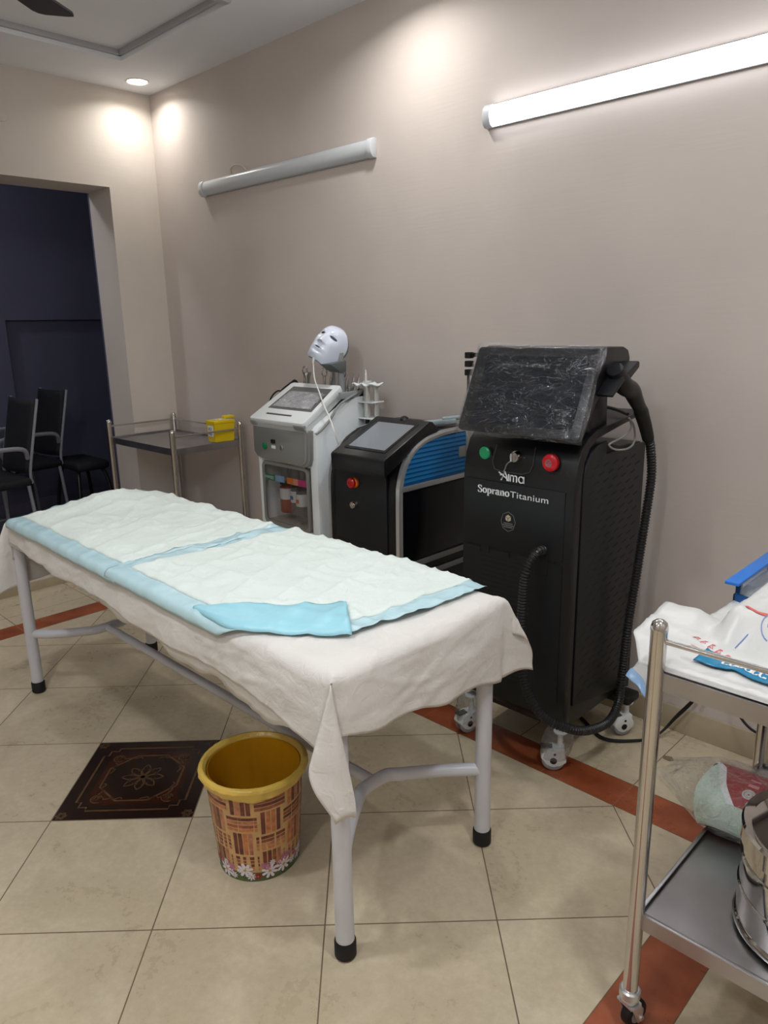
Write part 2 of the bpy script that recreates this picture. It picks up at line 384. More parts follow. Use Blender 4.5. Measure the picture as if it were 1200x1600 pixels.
# adjoining dark room
XF=-5.86
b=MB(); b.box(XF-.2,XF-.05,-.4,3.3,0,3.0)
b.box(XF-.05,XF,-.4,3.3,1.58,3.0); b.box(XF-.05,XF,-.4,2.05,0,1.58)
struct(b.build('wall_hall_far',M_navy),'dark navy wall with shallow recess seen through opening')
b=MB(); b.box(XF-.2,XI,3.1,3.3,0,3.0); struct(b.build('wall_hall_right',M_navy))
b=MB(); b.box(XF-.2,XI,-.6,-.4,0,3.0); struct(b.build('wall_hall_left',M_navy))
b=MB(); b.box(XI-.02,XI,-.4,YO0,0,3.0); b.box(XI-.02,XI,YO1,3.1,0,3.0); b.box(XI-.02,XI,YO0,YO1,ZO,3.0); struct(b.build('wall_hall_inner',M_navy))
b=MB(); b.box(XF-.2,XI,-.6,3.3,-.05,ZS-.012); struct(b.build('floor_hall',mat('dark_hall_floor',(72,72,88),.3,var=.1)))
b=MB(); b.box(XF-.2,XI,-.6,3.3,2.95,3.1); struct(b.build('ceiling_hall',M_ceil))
b=MB(); b.box(XF-.04,XF+.012,-.4,2.05,ZS-.012,ZS+.07); b.box(XF-.05,XF-.038,2.05,3.1,ZS-.012,ZS+.07); struct(b.build('baseboard_hall',mat('hall_skirting',(96,94,108),.4)))

# ================================================================ lamps
def spot(name,loc,power,size,blend,col,rad=.03):
    l=bpy.data.lights.new(name,'AREA'); l.shape='DISK'; l.size=.10; l.energy=power; l.color=col; l.spread=math.radians(150)
    o=bpy.data.objects.new(name,l); COL.objects.link(o); o.location=loc; return o
M_dl=mat('downlight_lens',(255,250,240),.4,emit=(255,250,238),es=14)
M_dlr=mat('downlight_ring',(235,235,232),.4)
DLS=[(-4.215,2.365,'small round recessed ceiling downlight in the corner of the room',1.0),
     (-2.22,2.20,'recessed downlight above the gap between the two wall battens',2.2),
     (-.25,2.34,'recessed downlight above the right end of the lit batten',.9),
     (-4.2,.3,'recessed downlight near the cream left wall',.45),
     (-1.6,-1.65,'recessed downlight by the front wall behind the camera',.8),
     (.62,.2,'recessed downlight by the right wall behind the camera',.8),]
for k,(x,y,lb,pw) in enumerate(DLS):
    t=thing('ceiling_downlight',lb,'ceiling light',(x,y,H),0,'recessed downlights around the ceiling edge')
    bb=MB(); bb.lathe([(.052,-.001),(.060,-.006),(.064,-.004),(.066,0),(.052,0)],(x,y,H),32); bb.build('trim_ring',M_dlr,t)
    bb=MB(); bb.lathe([(.0005,-.003),(.052,-.003),(.052,-.001),(.0005,-.001)],(x,y,H),32); bb.build('lens',M_dl,t)
    s=spot('downlight_lamp',(0,0,-.02),SPOT_W*pw,150,.8,(1,.97,.92) if k in(0,3) else (1,.98,.95),.045); s.parent=t
# panel lights in the recessed centre (out of view); the last is added fill for the right side
M_pan=mat('panel_lens',(255,255,255),.5,emit=(245,248,255),es=5)
for k,(x,y,lb) in enumerate([(-1.7,.1,'round flush ceiling panel light nearer the machines'),(-.5,-.9,'round flush ceiling panel light behind the camera'),(-.1,1.0,'round flush ceiling panel light above the right-hand trolley')]):
    t=thing('ceiling_panel_light',lb,'ceiling light',(x,y,H+.045),0,'flush panel lights in the ceiling centre')
    bb=MB(); bb.lathe([(.001,0),(.10,0),(.10,-.02),(.092,-.022),(.09,-.012),(.001,-.012)],(x,y,H+.045),40); bb.build('housing',M_dlr,t)
    bb=MB(); bb.lathe([(.001,-.013),(.09,-.013),(.09,-.018),(.001,-.018)],(x,y,H+.045),40); bb.build('lens',M_pan,t)
    l=bpy.data.lights.new('panel_lamp','AREA'); l.shape='DISK'; l.size=.18; l.energy=ROOM_W; l.color=(.94,.97,1.)
    o=bpy.data.objects.new('panel_lamp',l); COL.objects.link(o); o.parent=t; o.location=(0,0,-.03)
    l=bpy.data.lights.new('ceiling_fill','POINT'); l.energy=11; l.shadow_soft_size=.08; l.color=(.94,.97,1.)  # unseen point light added under each panel to brighten the ceiling
    o=bpy.data.objects.new('ceiling_fill',l); COL.objects.link(o); o.parent=t; o.location=(0,0,-.14)
# unseen fill lamp added to lighten the dark room
t=thing('hall_fill_lamp','small dim ceiling lamp of the dark adjoining room','ceiling light',(-5.2,.7,2.95))
bb=MB(); bb.lathe([(.001,0),(.09,0),(.1,-.03),(.06,-.05),(.001,-.055)],(-5.2,.7,2.95),32); bb.build('shade',mat('hall_fill_glass',(240,240,240),.4,emit=(230,235,255),es=1.2),t)
l=bpy.data.lights.new('hall_fill','POINT'); l.energy=22; l.shadow_soft_size=.08; l.color=(.92,.94,1)
o=bpy.data.objects.new('hall_fill',l); COL.objects.link(o); o.parent=t; o.location=(0,0,-.15)

# wall battens (LED tubes)
M_bat=mat('batten_diffuser_off',(196,200,204),.28)
M_lit=mat('batten_diffuser_lit',(255,255,255),.4,emit=(246,249,255),es=TUBE_E)
M_cap=mat('batten_end_cap',(200,203,208),.4)
M_base=mat('batten_base',(170,174,180),.4,metal=.3)
def batten(x0,x1,z,label,lit):
    t=thing('wall_batten_light',label,'wall light',((x0+x1)/2,YB,z))
    def dprof(r,d0,off=0):  # D section bulging into room, (y,z)
        return [(YB-d0-r*.62*math.cos(a),z+r*math.sin(a)) for a in [math.radians(-90+180*k/16) for k in range(17)]]
    bb=MB(); bb.box(x0+.005,x1-.005,YB-.012,YB-.0005,z-.040,z+.040,.002); bb.build('base_channel',M_base,t)
    bb=MB(); bb.prism(dprof(.037,.014)+[(YB-.012,z+.037),(YB-.012,z-.037)],'x',x0+.03,x1-.03); bb.build('diffuser',M_lit if lit else M_bat,t,sharp=50)
    for a_,c_ in ((x0,x0+.034),(x1-.034,x1)):
        bb=MB(); bb.prism(dprof(.0405,.016)+[(YB-.0005,z+.0405),(YB-.0005,z-.0405)],'x',a_,c_,bev=.001); bb.build('end_cap',M_cap,t,sharp=50)
    return t
batten(-3.905,-2.51,2.271,'unlit white batten light on the wall, left of the lit one',False)
batten(-1.9,-.35,2.279,'brightly lit white batten light high on the wall at right',True)
bb=MB(); bb.tube([(-3.62,YB-.003,2.318),(-3.6,YB-.02,2.338),(-3.55,YB-.03,2.347),(-3.5,YB-.022,2.338),(-3.48,YB-.004,2.312)],.005,8,6)
tag(bb.build('cable_loop',mat('white_cable',(205,196,180),.5)),'short cream cable loop above the unlit batten','cable')
# small round pale object on left wall, kind unknown
bb=MB(); 
Mx=Matrix.Translation((XL,1.672,2.612))@Matrix.Rotation(PI/2,4,'Y')
bb.lathe([(.001,.012),(.02,.011),(.03,.006),(.032,0)],(0,0,0),24,M=Mx); tag(bb.build('round_wall_disc',M_wall2),'small round pale disc high on the cream wall','wall disc')

# ceiling fan (only one blade tip in view)
FC=Vector((-2.13,.62,0))
t=thing('ceiling_fan','ceiling fan with dark brown-black blades above the bed','fan',(FC.x,FC.y,H+.045))
M_fan=mat('dark_fan_paint',(52,50,52),.4)
bb=MB(); bb.lathe([(.001,.045),(.06,.045),(.065,0),(.03,-.03),(.001,-.03)],(FC.x,FC.y,H),32); bb.build('canopy',M_fan,t)
bb=MB(); bb.cyl((FC.x,FC.y,H-.02),(FC.x,FC.y,2.52),.012); bb.build('down_rod',M_fan,t)
bb=MB(); bb.lathe([(.001,.07),(.07,.07),(.11,.04),(.115,0),(.09,-.03),(.03,-.045),(.001,-.045)],(FC.x,FC.y,2.46),40); bb.build('motor',M_fan,t)
tipd=Vector((-2.513,1.155,0))-FC; a0=math.atan2(tipd.y,tipd.x); Lb=tipd.length
for k in range(3):
    Mx=Matrix.Translation((FC.x,FC.y,2.455))@Matrix.Rotation(a0+k*2*PI/3,4,'Z')@Matrix.Rotation(math.radians(8),4,'X')
    bb=MB(); out=[(.13,-.04),(.2,-.055),(Lb-.03,-.072),(Lb-.005,-.062),(Lb,-.04),(Lb,.035),(Lb-.008,.052),(Lb-.03,.06),(.2,.045),(.13,.035)]
    bb.prism(out,'z',-.003,.003,M=Mx); bl=bb.build('blade',M_fan,t)
    bb=MB(); bb.box(.08,.22,-.018,.018,-.008,-.003,.001,M=Mx); bb.build('blade_bracket',M_fan,bl)
FAN=t

# ================================================================ examination bed
BX0,BX1,BY0,BY1,BZ=-3.115,-1.108,.956,1.603,.775
t=thing('examination_bed','long examination bed on grey-white tubular legs under a white sheet','bed',((BX0+BX1)/2,(BY0+BY1)/2,0))
LX=(-3.105,-1.132); LY=(.987,1.545)
for ix,x in enumerate(LX):
    for y in LY:
        y+=.024*(ix==0 and y<1.2)
        bb=MB(); bb.cyl((x,y,.035),(x,y,.69),.0235,n=28); lg=bb.build('leg',M_paint,t)
        bb=MB(); bb.lathe([(.001,0),(.022,0),(.0275,.006),(.0275,.045),(.0245,.05),(.001,.05)],(x,y,0),28); bb.build('rubber_foot',M_blkr,lg)
for x,dx in ((LX[0],.17),(LX[1],-.17)):
    bb=MB(); ym=1.266
    bb.tube([(x,LY[0]+.024*(dx>0),.268),(x+dx*.45,LY[0]+.09,.268),(x+dx*.9,LY[0]+.2,.268),(x+dx,ym-.04,.268),(x+dx,ym+.04,.268),(x+dx*.9,LY[1]-.2,.262),(x+dx*.45,LY[1]-.09,.255),(x,LY[1],.25)],.0185,20,8)
    bb.build('bowed_end_rail',M_paint,t)
bb=MB(); bb.cyl((LX[0]+.17,1.266,.268),(LX[1]-.17,1.266,.268),.0165,n=24); bb.build('long_stretcher',M_paint,t)
bb=MB()
for y in LY: bb.box(LX[0]+.01,LX[1]+.01,y-.012,y+.012,.67,.70,.002)
for x in LX: bb.box(x-.012,x+.012,LY[0]+.03,LY[1],.67,.70,.002)
bb.build('top_frame',M_paint,t)
bb=MB(); bb.box(BX0+.03,BX1-.02,BY0+.012,BY1-.012,.70,BZ-.012,.02)
for v in bb.bm.verts: v.co.y+=.036*max(0,min(1.05,(-1.2-v.co.x)/1.9))*(1 if v.co.y<1.2 else 0)
bb.build('padded_top',mat('bed_vinyl',(60,50,46),.4),t)

def N3(x,y,z=0): return noise.noise(Vector((x,y,z)))
def crease(x,y):
    """sharp fold ridges: ridged noise, directional"""
    r=0
    for k,(fx,fy,am) in enumerate(((9,3.2,.0035),(4,13,.0028),(17,9,.0016))):
        v=N3(x*fx+k*7,y*fy+k*3+.6*N3(x*3,y*3,k),k*1.7); r+=am*(1-min(1,abs(v)*3.2))**2
    return r
def skew_(p): p.y+=.030*max(0,min(1.05,(-1.6-p.x)/1.5))*max(0,min(1.1,(BY1-p.y)/.64)); return p
def pillow(x,y): return .042*math.exp(-((x+3.0)/.14)**2-((y-1.36)/.17)**2)
def drape(name,mats,parent,x0,x1,y0,y1,zt,ov,tails,step=.010,wr=1.,edge_r=.032,seed=0,lean=.010):
    """cloth over a rectangular top. ov=(left fn(y), right fn(y), front fn(x), back fn(x)) overhang lengths"""
    mL=max(ov[0](y0),ov[0](y1)); mR=max(ov[1](y0),ov[1](y1)); mF=max(ov[2](x0),ov[2](x1)); mB=max(ov[3](x0),ov[3](x1))
    def axis(a,b,m0,m1):
        n0=max(4,int(m0/step)); n1=max(4,int(m1/step)); n=int((b-a)/step)
        return [('lo',1-i/n0) for i in range(n0)]+[('in',a+(b-a)*i/n) for i in range(n+1)]+[('hi',(i+1)/n1) for i in range(n1)]
    er=edge_r; x0+=er; x1-=er; y0+=er; y1-=er
    AX=axis(x0,x1,mL,mR); AY=axis(y0,y1,mF,mB)
    bb=MB()
    def hang(d):    # rounded edge: horizontal out, drop
        q=er*PI/2
        if d<q: a_=d/er; return er*math.sin(a_), er*(1-math.cos(a_))
        return er, er+(d-q)
    rows=[]
    for kx,vx in AX:
        row=[]
        for ky,vy in AY:
            # reference coordinates on the top
            X=x0 if kx=='lo' else x1 if kx=='hi' else vx
            Y=y0 if ky=='lo' else y1 if ky=='hi' else vy
            ox=vx*(ov[0](Y) if kx=='lo' else ov[1](Y)) if kx!='in' else 0
            oy=vy*(ov[2](X) if ky=='lo' else ov[3](X)) if ky!='in' else 0
            sx=-1 if kx=='lo' else 1; sy=-1 if ky=='lo' else 1
            if ox and oy:
                # corner: folded tail
                r=math.hypot(ox,oy); s=math.atan2(oy,ox)/(PI/2)
                wv,nv,kk=tails[(sx,sy)]
                rr=r*kk
                rr=r*(1+(kk-1)*math.sin(PI*s)+(.30*math.exp(-((s-.76)/.11)**2) if kk>1.3 else 0))
                hq,dz=hang(rr); an_=s*PI/2
                T_=wv*r*math.sin(2*PI*s)*(1-.25*math.sin(PI*s))+.12*r*math.sin(PI*s)**2
                N_=nv*r*math.sin(PI*s)
                dg=Vector((sx,sy,0)).normalized(); tg=Vector((-dg.y,dg.x,0))*(sx*sy)
                p=Vector((X+sx*hq*math.cos(an_),Y+sy*hq*math.sin(an_),zt-dz+pillow(X,Y)*max(0,1-r*9)))+dg*(N_+.004)+tg*T_+Vector((0,0,.3*abs(N_)))
                p+=dg*.004*N3(r*20,s*6,seed)
            else:
                hx,dx=hang(ox) if ox else (0,0); hy,dy=hang(oy) if oy else (0,0)
                d=max(ox,oy)
                p=Vector((X+(sx*(hx) if ox else 0),Y+(sy*(hy) if oy else 0),zt-dx-dy+pillow(X,Y)*max(0,1-max(ox,oy)*9)))
                if ox: 
                    cv=Y; out=Vector((sx,0,0))
                else: cv=X; out=Vector((0,sy,0))
                if d:
                    am=min(1,d/.12)
                    # fold waves fade near the corners
                    ed=min(abs(cv-(y0 if ox else x0)),abs(cv-(y1 if ox else x1))); fd=min(1,ed/.12)
                    wav=.009*am*N3(cv*4.5+d*3,seed,d*1.0)+.003*am*N3(cv*11-d*9,seed+4,d*3)
                    p+=out*(abs(wav)*1.8*fd*wr+(.004+lean)*am+.9*crease(cv*.8+d*1.2,d*1.5-cv*.3+seed)*fd)
                else:
                    e=min(X-x0,x1-X,Y-y0,y1-Y); 
                    fl=min(1,e/.05)
                    p.z+=wr*(crease(X+seed,Y)+.002*N3(X*4,Y*5,seed))*(.35+.65*fl)
                    if e<er: # begin rounding
                        pass
            row.append(bb.V(skew_(p)))
        rows.append(row)
    nx,ny=len(rows),len(rows[0])
    for i in range(nx-1):
        for j in range(ny-1): bb.face([rows[i][j],rows[i+1][j],rows[i+1][j+1],rows[i][j+1]])
    o=bb.build(name,mats,parent,sharp=0)
    solid(o,.0016,1); return o
def fabric(name,rgb,weave=600,rough=.85,depth=.0006,sheen=.2,var=.03,sub=.0):
    m=mat(name,rgb,rough,var=var,vs=5,spec=.25); nt=m.node_tree;N=nt.nodes;L=nt.links;b_=N['Principled BSDF']
    tc=N.new('ShaderNodeTexCoord'); n1=N.new('ShaderNodeTexNoise'); n1.inputs['Scale'].default_value=weave; n1.inputs['Detail'].default_value=2
    n2=N.new('ShaderNodeTexNoise'); n2.inputs['Scale'].default_value=26; n2.inputs['Detail'].default_value=5; n2.inputs['Distortion'].default_value=1.5
    L.new(tc.outputs['Object'],n1.inputs['Vector']); L.new(tc.outputs['Object'],n2.inputs['Vector'])
    mm=N.new('ShaderNodeMath'); mm.operation='MULTIPLY_ADD'; mm.inputs[1].default_value=.12; L.new(n1.outputs['Fac'],mm.inputs[0]); L.new(n2.outputs['Fac'],mm.inputs[2])
    bp=N.new('ShaderNodeBump'); bp.inputs['Distance'].default_value=depth*6; bp.inputs['Strength'].default_value=.7; L.new(mm.outputs[0],bp.inputs['Height']); L.new(bp.outputs[0],b_.inputs['Normal'])
    return m
M_sheet=fabric('white_cotton_sheet',(222,219,214))
lerp=lambda a,b_,t_: a+(b_-a)*max(0,min(1,t_))
fovh=lambda x: lerp(.115,.165,(x-BX0)/(BX1-BX0))+.05*max(0,(x+1.45)/.32)**2+.008*math.sin(x*9)
eovh=lambda y: lerp(.17,.26,(y-BY0)/(BY1-BY0))+.008*math.sin(y*25)
TA={(-1,-1):(.30,.45,1.2),(1,-1):(.36,.16,1.36),(1,1):(.12,.42,1.0),(-1,1):(.2,.3,1.0)}
sh=drape('bed_sheet',M_sheet,None,BX0,BX1,BY0,BY1,BZ+.004,(lambda y:.31-.05*(y-BY0),eovh,fovh,lambda x:.14),TA)
tag(sh,'white cotton sheet draped over the bed, with a pointed fold hanging at its near corner','bed sheet')
under=drape('under_sheet',M_sheet,None,BX0+.006,BX1-.006,BY0+.004,BY1-.006,BZ-.004,(lambda y:.2,lambda y:.12,lambda x:lerp(.09,.215,(x-BX0)/(BX1-BX0))+.012*math.sin(x*17)+.006*math.sin(x*41),lambda x:.1),
   {(-1,-1):(.1,.05,.8),(1,-1):(.05,.02,.8),(1,1):(.05,.05,.8),(-1,1):(.05,.05,.8)},step=.02,wr=.4,seed=9,lean=.0)
tag(under,'second off-white sheet showing beneath the top sheet along the bed front','bed sheet')

# disposable pads with pale blue film borders
M_pad=fabric('quilted_pad_white',(224,234,229),weave=420,depth=.0008,var=.02)
M_film=mat('pale_blue_film',(190,222,230),.25,spec=.5,bump=.0025,bs=22)
M_filmf=mat('blue_film_underside',(160,216,230),.35,spec=.5,bump=.003,bs=14)
def bedz(x,y):
    z=BZ+.0075+.006*max(0,N3(x*3.1,y*4.2,3))
    # falls over the front edge
    return z
def pad(name,label,xa,xb,ya,yb,bw,skew,lift,seed,lb=1.):
    """xa..xb length, ya front .. yb back, bw border width"""
    def pos(x,y,add):
        r_=.024; z=BZ+.0085+lift+add+pillow(x,y)
        z+=2.2*crease(x*.9+.35*y+seed,y*.8-.2*x)+.0035*N3(x*5,y*6,seed)+.0018*N3(x*14,y*11,seed)
        def over(c,lim,sg):
            # sg -1: edge on the low side
            d=(lim-c) if sg<0 else (c-lim)
            if d<=0: return c,0
            q=r_*PI/2
            if d<q: a_=d/r_; return lim+sg*r_*math.sin(a_), r_*(1-math.cos(a_))
            return lim+sg*r_, r_+(d-q)
        z-=.6*(z-BZ-.0085-lift-add-pillow(x,y))*max(0,min(1,(BY0+.07-y)/.05)); yy,dz=over(y,BY0+.012,-1)
        if dz: yy-=(.006*abs(N3(x*4,1,seed))+.008+add)
        y2,dz2=over(yy,BY1-.012,1) if not dz else (yy,0)
        if dz2: y2+=.008+add
        x2,dx_=over(x,BX0+.012,-1)
        if dx_: x2-=.012+add
        return skew_(Vector((x2,y2,z-dz-dz2-dx_)))
    pad.pos=pos
    t_=thing(name,label,'underpad',((xa+xb)/2,(ya+yb)/2,BZ),0)
    nx=int((xb-xa)/.010); ny=int((yb-ya)/.010)
    f=lambda u,v:(xa+(xb-xa)*u+skew(u,v)[0],ya+(yb-ya)*v+skew(u,v)[1])
    bb=MB()
    bb.grid(lambda u,v:pos(*f(u,v),.001),nx,ny)
    o=bb.build('blue_film_backing',M_film,t_,sharp=0); solid(o,.0008,1)
    bb=MB(); bu=bw/(xb-xa); bv=bw/(yb-ya)
    def g(u,v):
        uu=bu*lb+(1-bu*(1+lb))*u; vv=bv*nose_f+(1-bv*nose_f+.004)*v
        x,y=f(uu,vv); ed=min(u,1-u)*(xb-xa)*(1-2*bu); ed=min(ed,min(v,1-v)*(yb-ya))
        return pos(x,y,.0018+.0045*min(1,ed/.02)**.5)
    nose_f=1.15
    bb.grid(g,nx,ny); o=bb.build('quilted_centre',M_pad,t_,sharp=0,label='white quilted absorbent centre'); solid(o,.001,1)
    return t_
# far pad lies under the near one
pad('disposable_underpad','white disposable underpad with pale blue border on the far half of the bed',-3.065,-2.10,BY0-.035,BY1+.055,.066,
    lambda u,v:(-.05*v*0,.0),.0,2,.12)
P2=pad('disposable_underpad','white disposable underpad with blue border and a folded-over corner, near half of the bed',-2.165,-1.178,BY0-.035,BY1+.030,.062,
    lambda u,v:(-.05*(1-v)**2*u+.05*v*(1-u),(.20*max(0,(u-.68)/.32)**1.15)*max(0,1-v)**1.3-.03*v*u),.004,5)
# folded corner flap of the near pad
bb=MB()
flap=[(-1.62,1.005),(-1.50,.995),(-1.40,1.02),(-1.28,1.07),(-1.19,1.10),(-1.235,1.15),(-1.305,1.225),(-1.40,1.15),(-1.50,1.085),(-1.60,1.04)]
lo=[Vector((-1.66,.952)),Vector((-1.56,.945)),Vector((-1.46,.950)),Vector((-1.33,1.025)),Vector((-1.215,1.118))]
hi=[Vector((-1.655,.975)),Vector((-1.58,1.015)),Vector((-1.50,1.07)),Vector((-1.42,1.16)),Vector((-1.352,1.226))]
LO=catmull(lo,8); HI=catmull(hi,8); nL=len(LO)-1
def fl(u,v):
    i=min(nL,int(round(u*nL))); p=LO[i].lerp(HI[i],v)
    z=pad.pos(p.x,max(p.y,BY0+.03),.0095).z+.004*math.sin(PI*v)**.7*min(1,u*3)+.002*N3(p.x*16,p.y*12,3)+.006*u*v
    z-=.004*max(0,1-u*4)
    if v<.15: z-=.012*(1-v/.15)
    return Vector((p.x,p.y,z))
bb.grid(fl,nL,14); o=bb.build('folded_corner',M_filmf,P2,sharp=0,label='folded-over pale blue corner'); solid(o,.001,1)

# ================================================================ waste bucket
BC=Vector((-1.585,1.06,0)); BH=.308
M_tan=mat('print_tan',(205,166,112),.35,var=.12,vs=40); M_br=[mat('print_brown_%s'%n,c,.35,var=.4,vs=60) for n,c in (('dark',(112,58,48)),('mid',(148,84,62)),('light',(182,118,90)),('orange',(192,120,78)))]
M_yel=mat('yellow_bucket_plastic',(196,142,22),.35)
M_bag=mat('yellow_bin_liner',(214,180,84),.3,bump=.003,bs=45,spec=.6)
t=thing('waste_bucket','round bucket printed with basket weave and flowers, with a yellow liner, under the bed','bucket',tuple(BC))
r0,r1=.116,.139
rad=lambda h: r0+(r1-r0)*h
def cylp(a_,h,off=0): r=rad(h)+off; return BC+Vector((r*math.cos(a_),r*math.sin(a_),h*BH))
bb=MB(); bb.mi=0
bb.lathe([(.001,.004),(r0-.004,.004),(r0,0),(r0+.001,.006),(r1,BH),(r1-.003,BH),(r0-.003,.008),(.001,.008)],BC,56)
na=10
def patch(a0_,a1_,h0,h1,off,mi,n=4):
    bb.mi=mi
    for k in range(n):
        s0=a0_+(a1_-a0_)*k/n; s1=a0_+(a1_-a0_)*(k+1)/n
        bb.face([bb.V(cylp(s0,h0,off)),bb.V(cylp(s1,h0,off)),bb.V(cylp(s1,h1,off)),bb.V(cylp(s0,h1,off))])
rows=4
for r in range(rows):
    for c in range(na):
        A0=2*PI*c/na; A1=2*PI*(c+1)/na; h0=.10+.86*r/rows; h1=.10+.86*(r+1)/rows
        horiz=(r+c)%2==0
        st=[3,1,2,1,3] if horiz else [3,2,1,2,3]
        R_.shuffle(st)
        g_=.012
        if horiz:
            a0_=A0-.02; a1_=A1+.02; hh=h1-h0
            for k in range(4):
                mi=[4,1,2,1][k] if R_.random()>.3 else R_.choice([2,3])
                patch(a0_,a1_,h0+hh*(.13+.185*k),h0+hh*(.13+.185*k+.15),.0006,1+ (mi-1)%4 if mi<5 else 1)
        else:
            ww=(A1-A0)
            for k in range(4):
                mi=R_.choice([1,1,2,3,4])
                patch(A0+ww*(.16+.18*k),A0+ww*(.16+.18*k+.14),h0-.01,h1+.01,.0009,mi,1)
# flowers round the foot
def flower(a_,h,s,mi,n=8):
    R0=rad(h)
    for k in range(n):
        th=2*PI*k/n+a_*3
        pts=[(0,0),(.45,-.16),(.85,-.17),(1,0),(.85,.17),(.45,.16)]
        bb.mi=mi; vs=[]
        for px,py in pts:
            dx=s*(px*math.cos(th)-py*math.sin(th)); dz=s*(px*math.sin(th)+py*math.cos(th))
            vs.append(bb.V(cylp(a_+dx/R0,max(.005,h+dz/BH),.0016+.0003*(k%2))))
        bb.face(vs)
    bb.mi=8; vs=[bb.V(cylp(a_+s*.18*math.cos(2*PI*k/8)/R0,max(.005,h+s*.18*math.sin(2*PI*k/8)/BH),.0024)) for k in range(8)]; bb.face(vs)
patch(0,2*PI,.0,.10,.0010,9,56)
for k in range(46):
    a_=2*PI*k/46+R_.uniform(-.05,.05); flower(a_,R_.uniform(.05,.2),R_.uniform(.009,.014),R_.choice([5,6,7,6]))
for k in range(13): flower(2*PI*k/13+R_.uniform(-.1,.1),R_.uniform(.08,.13),.025,5)
body=bb.build('printed_body',[M_tan]+M_br+[mat('petal_white',(232,226,236),.4),mat('petal_pink',(196,120,164),.4),mat('petal_red',(150,40,48),.4),mat('flower_eye',(190,160,60),.4),mat('foliage_green',(84,98,62),.4,var=.3,vs=60)],t,recalc=False,sharp=60)
bb=MB()
def lin_(u,v):  # liner: inside surface, over the rim, down the outside with crinkles
    a_=2*PI*u
    pr=[(-.006,.02),(-.006,.5),(-.005,.9),(-.004,1.0),(.004,1.03),(.013,1.02),(.017,.99),(.013,.96),(.006,.945)]
    x=v*(len(pr)-1); i=min(len(pr)-2,int(x)); f_=x-i; off=pr[i][0]*(1-f_)+pr[i+1][0]*f_; h=pr[i][1]*(1-f_)+pr[i+1][1]*f_
    w_=max(0,(v-.3)/.7)
    cr=N3(math.cos(a_)*9,math.sin(a_)*9,v*5)*.0045+N3(math.cos(a_)*28,math.sin(a_)*28,v*9)*.002
    hh=h-(.06*w_*max(0,math.cos(a_+.6))**2+.02*w_*N3(math.cos(a_)*3,math.sin(a_)*3,2) if v>.8 else 0)
    r=rad(min(1,hh))+off+cr*w_
    return BC+Vector((r*math.cos(a_),r*math.sin(a_),hh*BH))
bb.grid(lin_,120,40,closeu=True); o=bb.build('bin_liner',M_bag,t,sharp=0,label='yellow plastic liner folded over the rim'); solid(o,.0008,0)
bb=MB(); bb.lathe([(.001,.0095),(r0-.006,.0095),(r0-.004,.02),(r1-.009,BH-.004),(r1-.0075,BH-.004),(r0-.0045,.011)],BC,56); bb.build('inner_wall',M_yel,t)

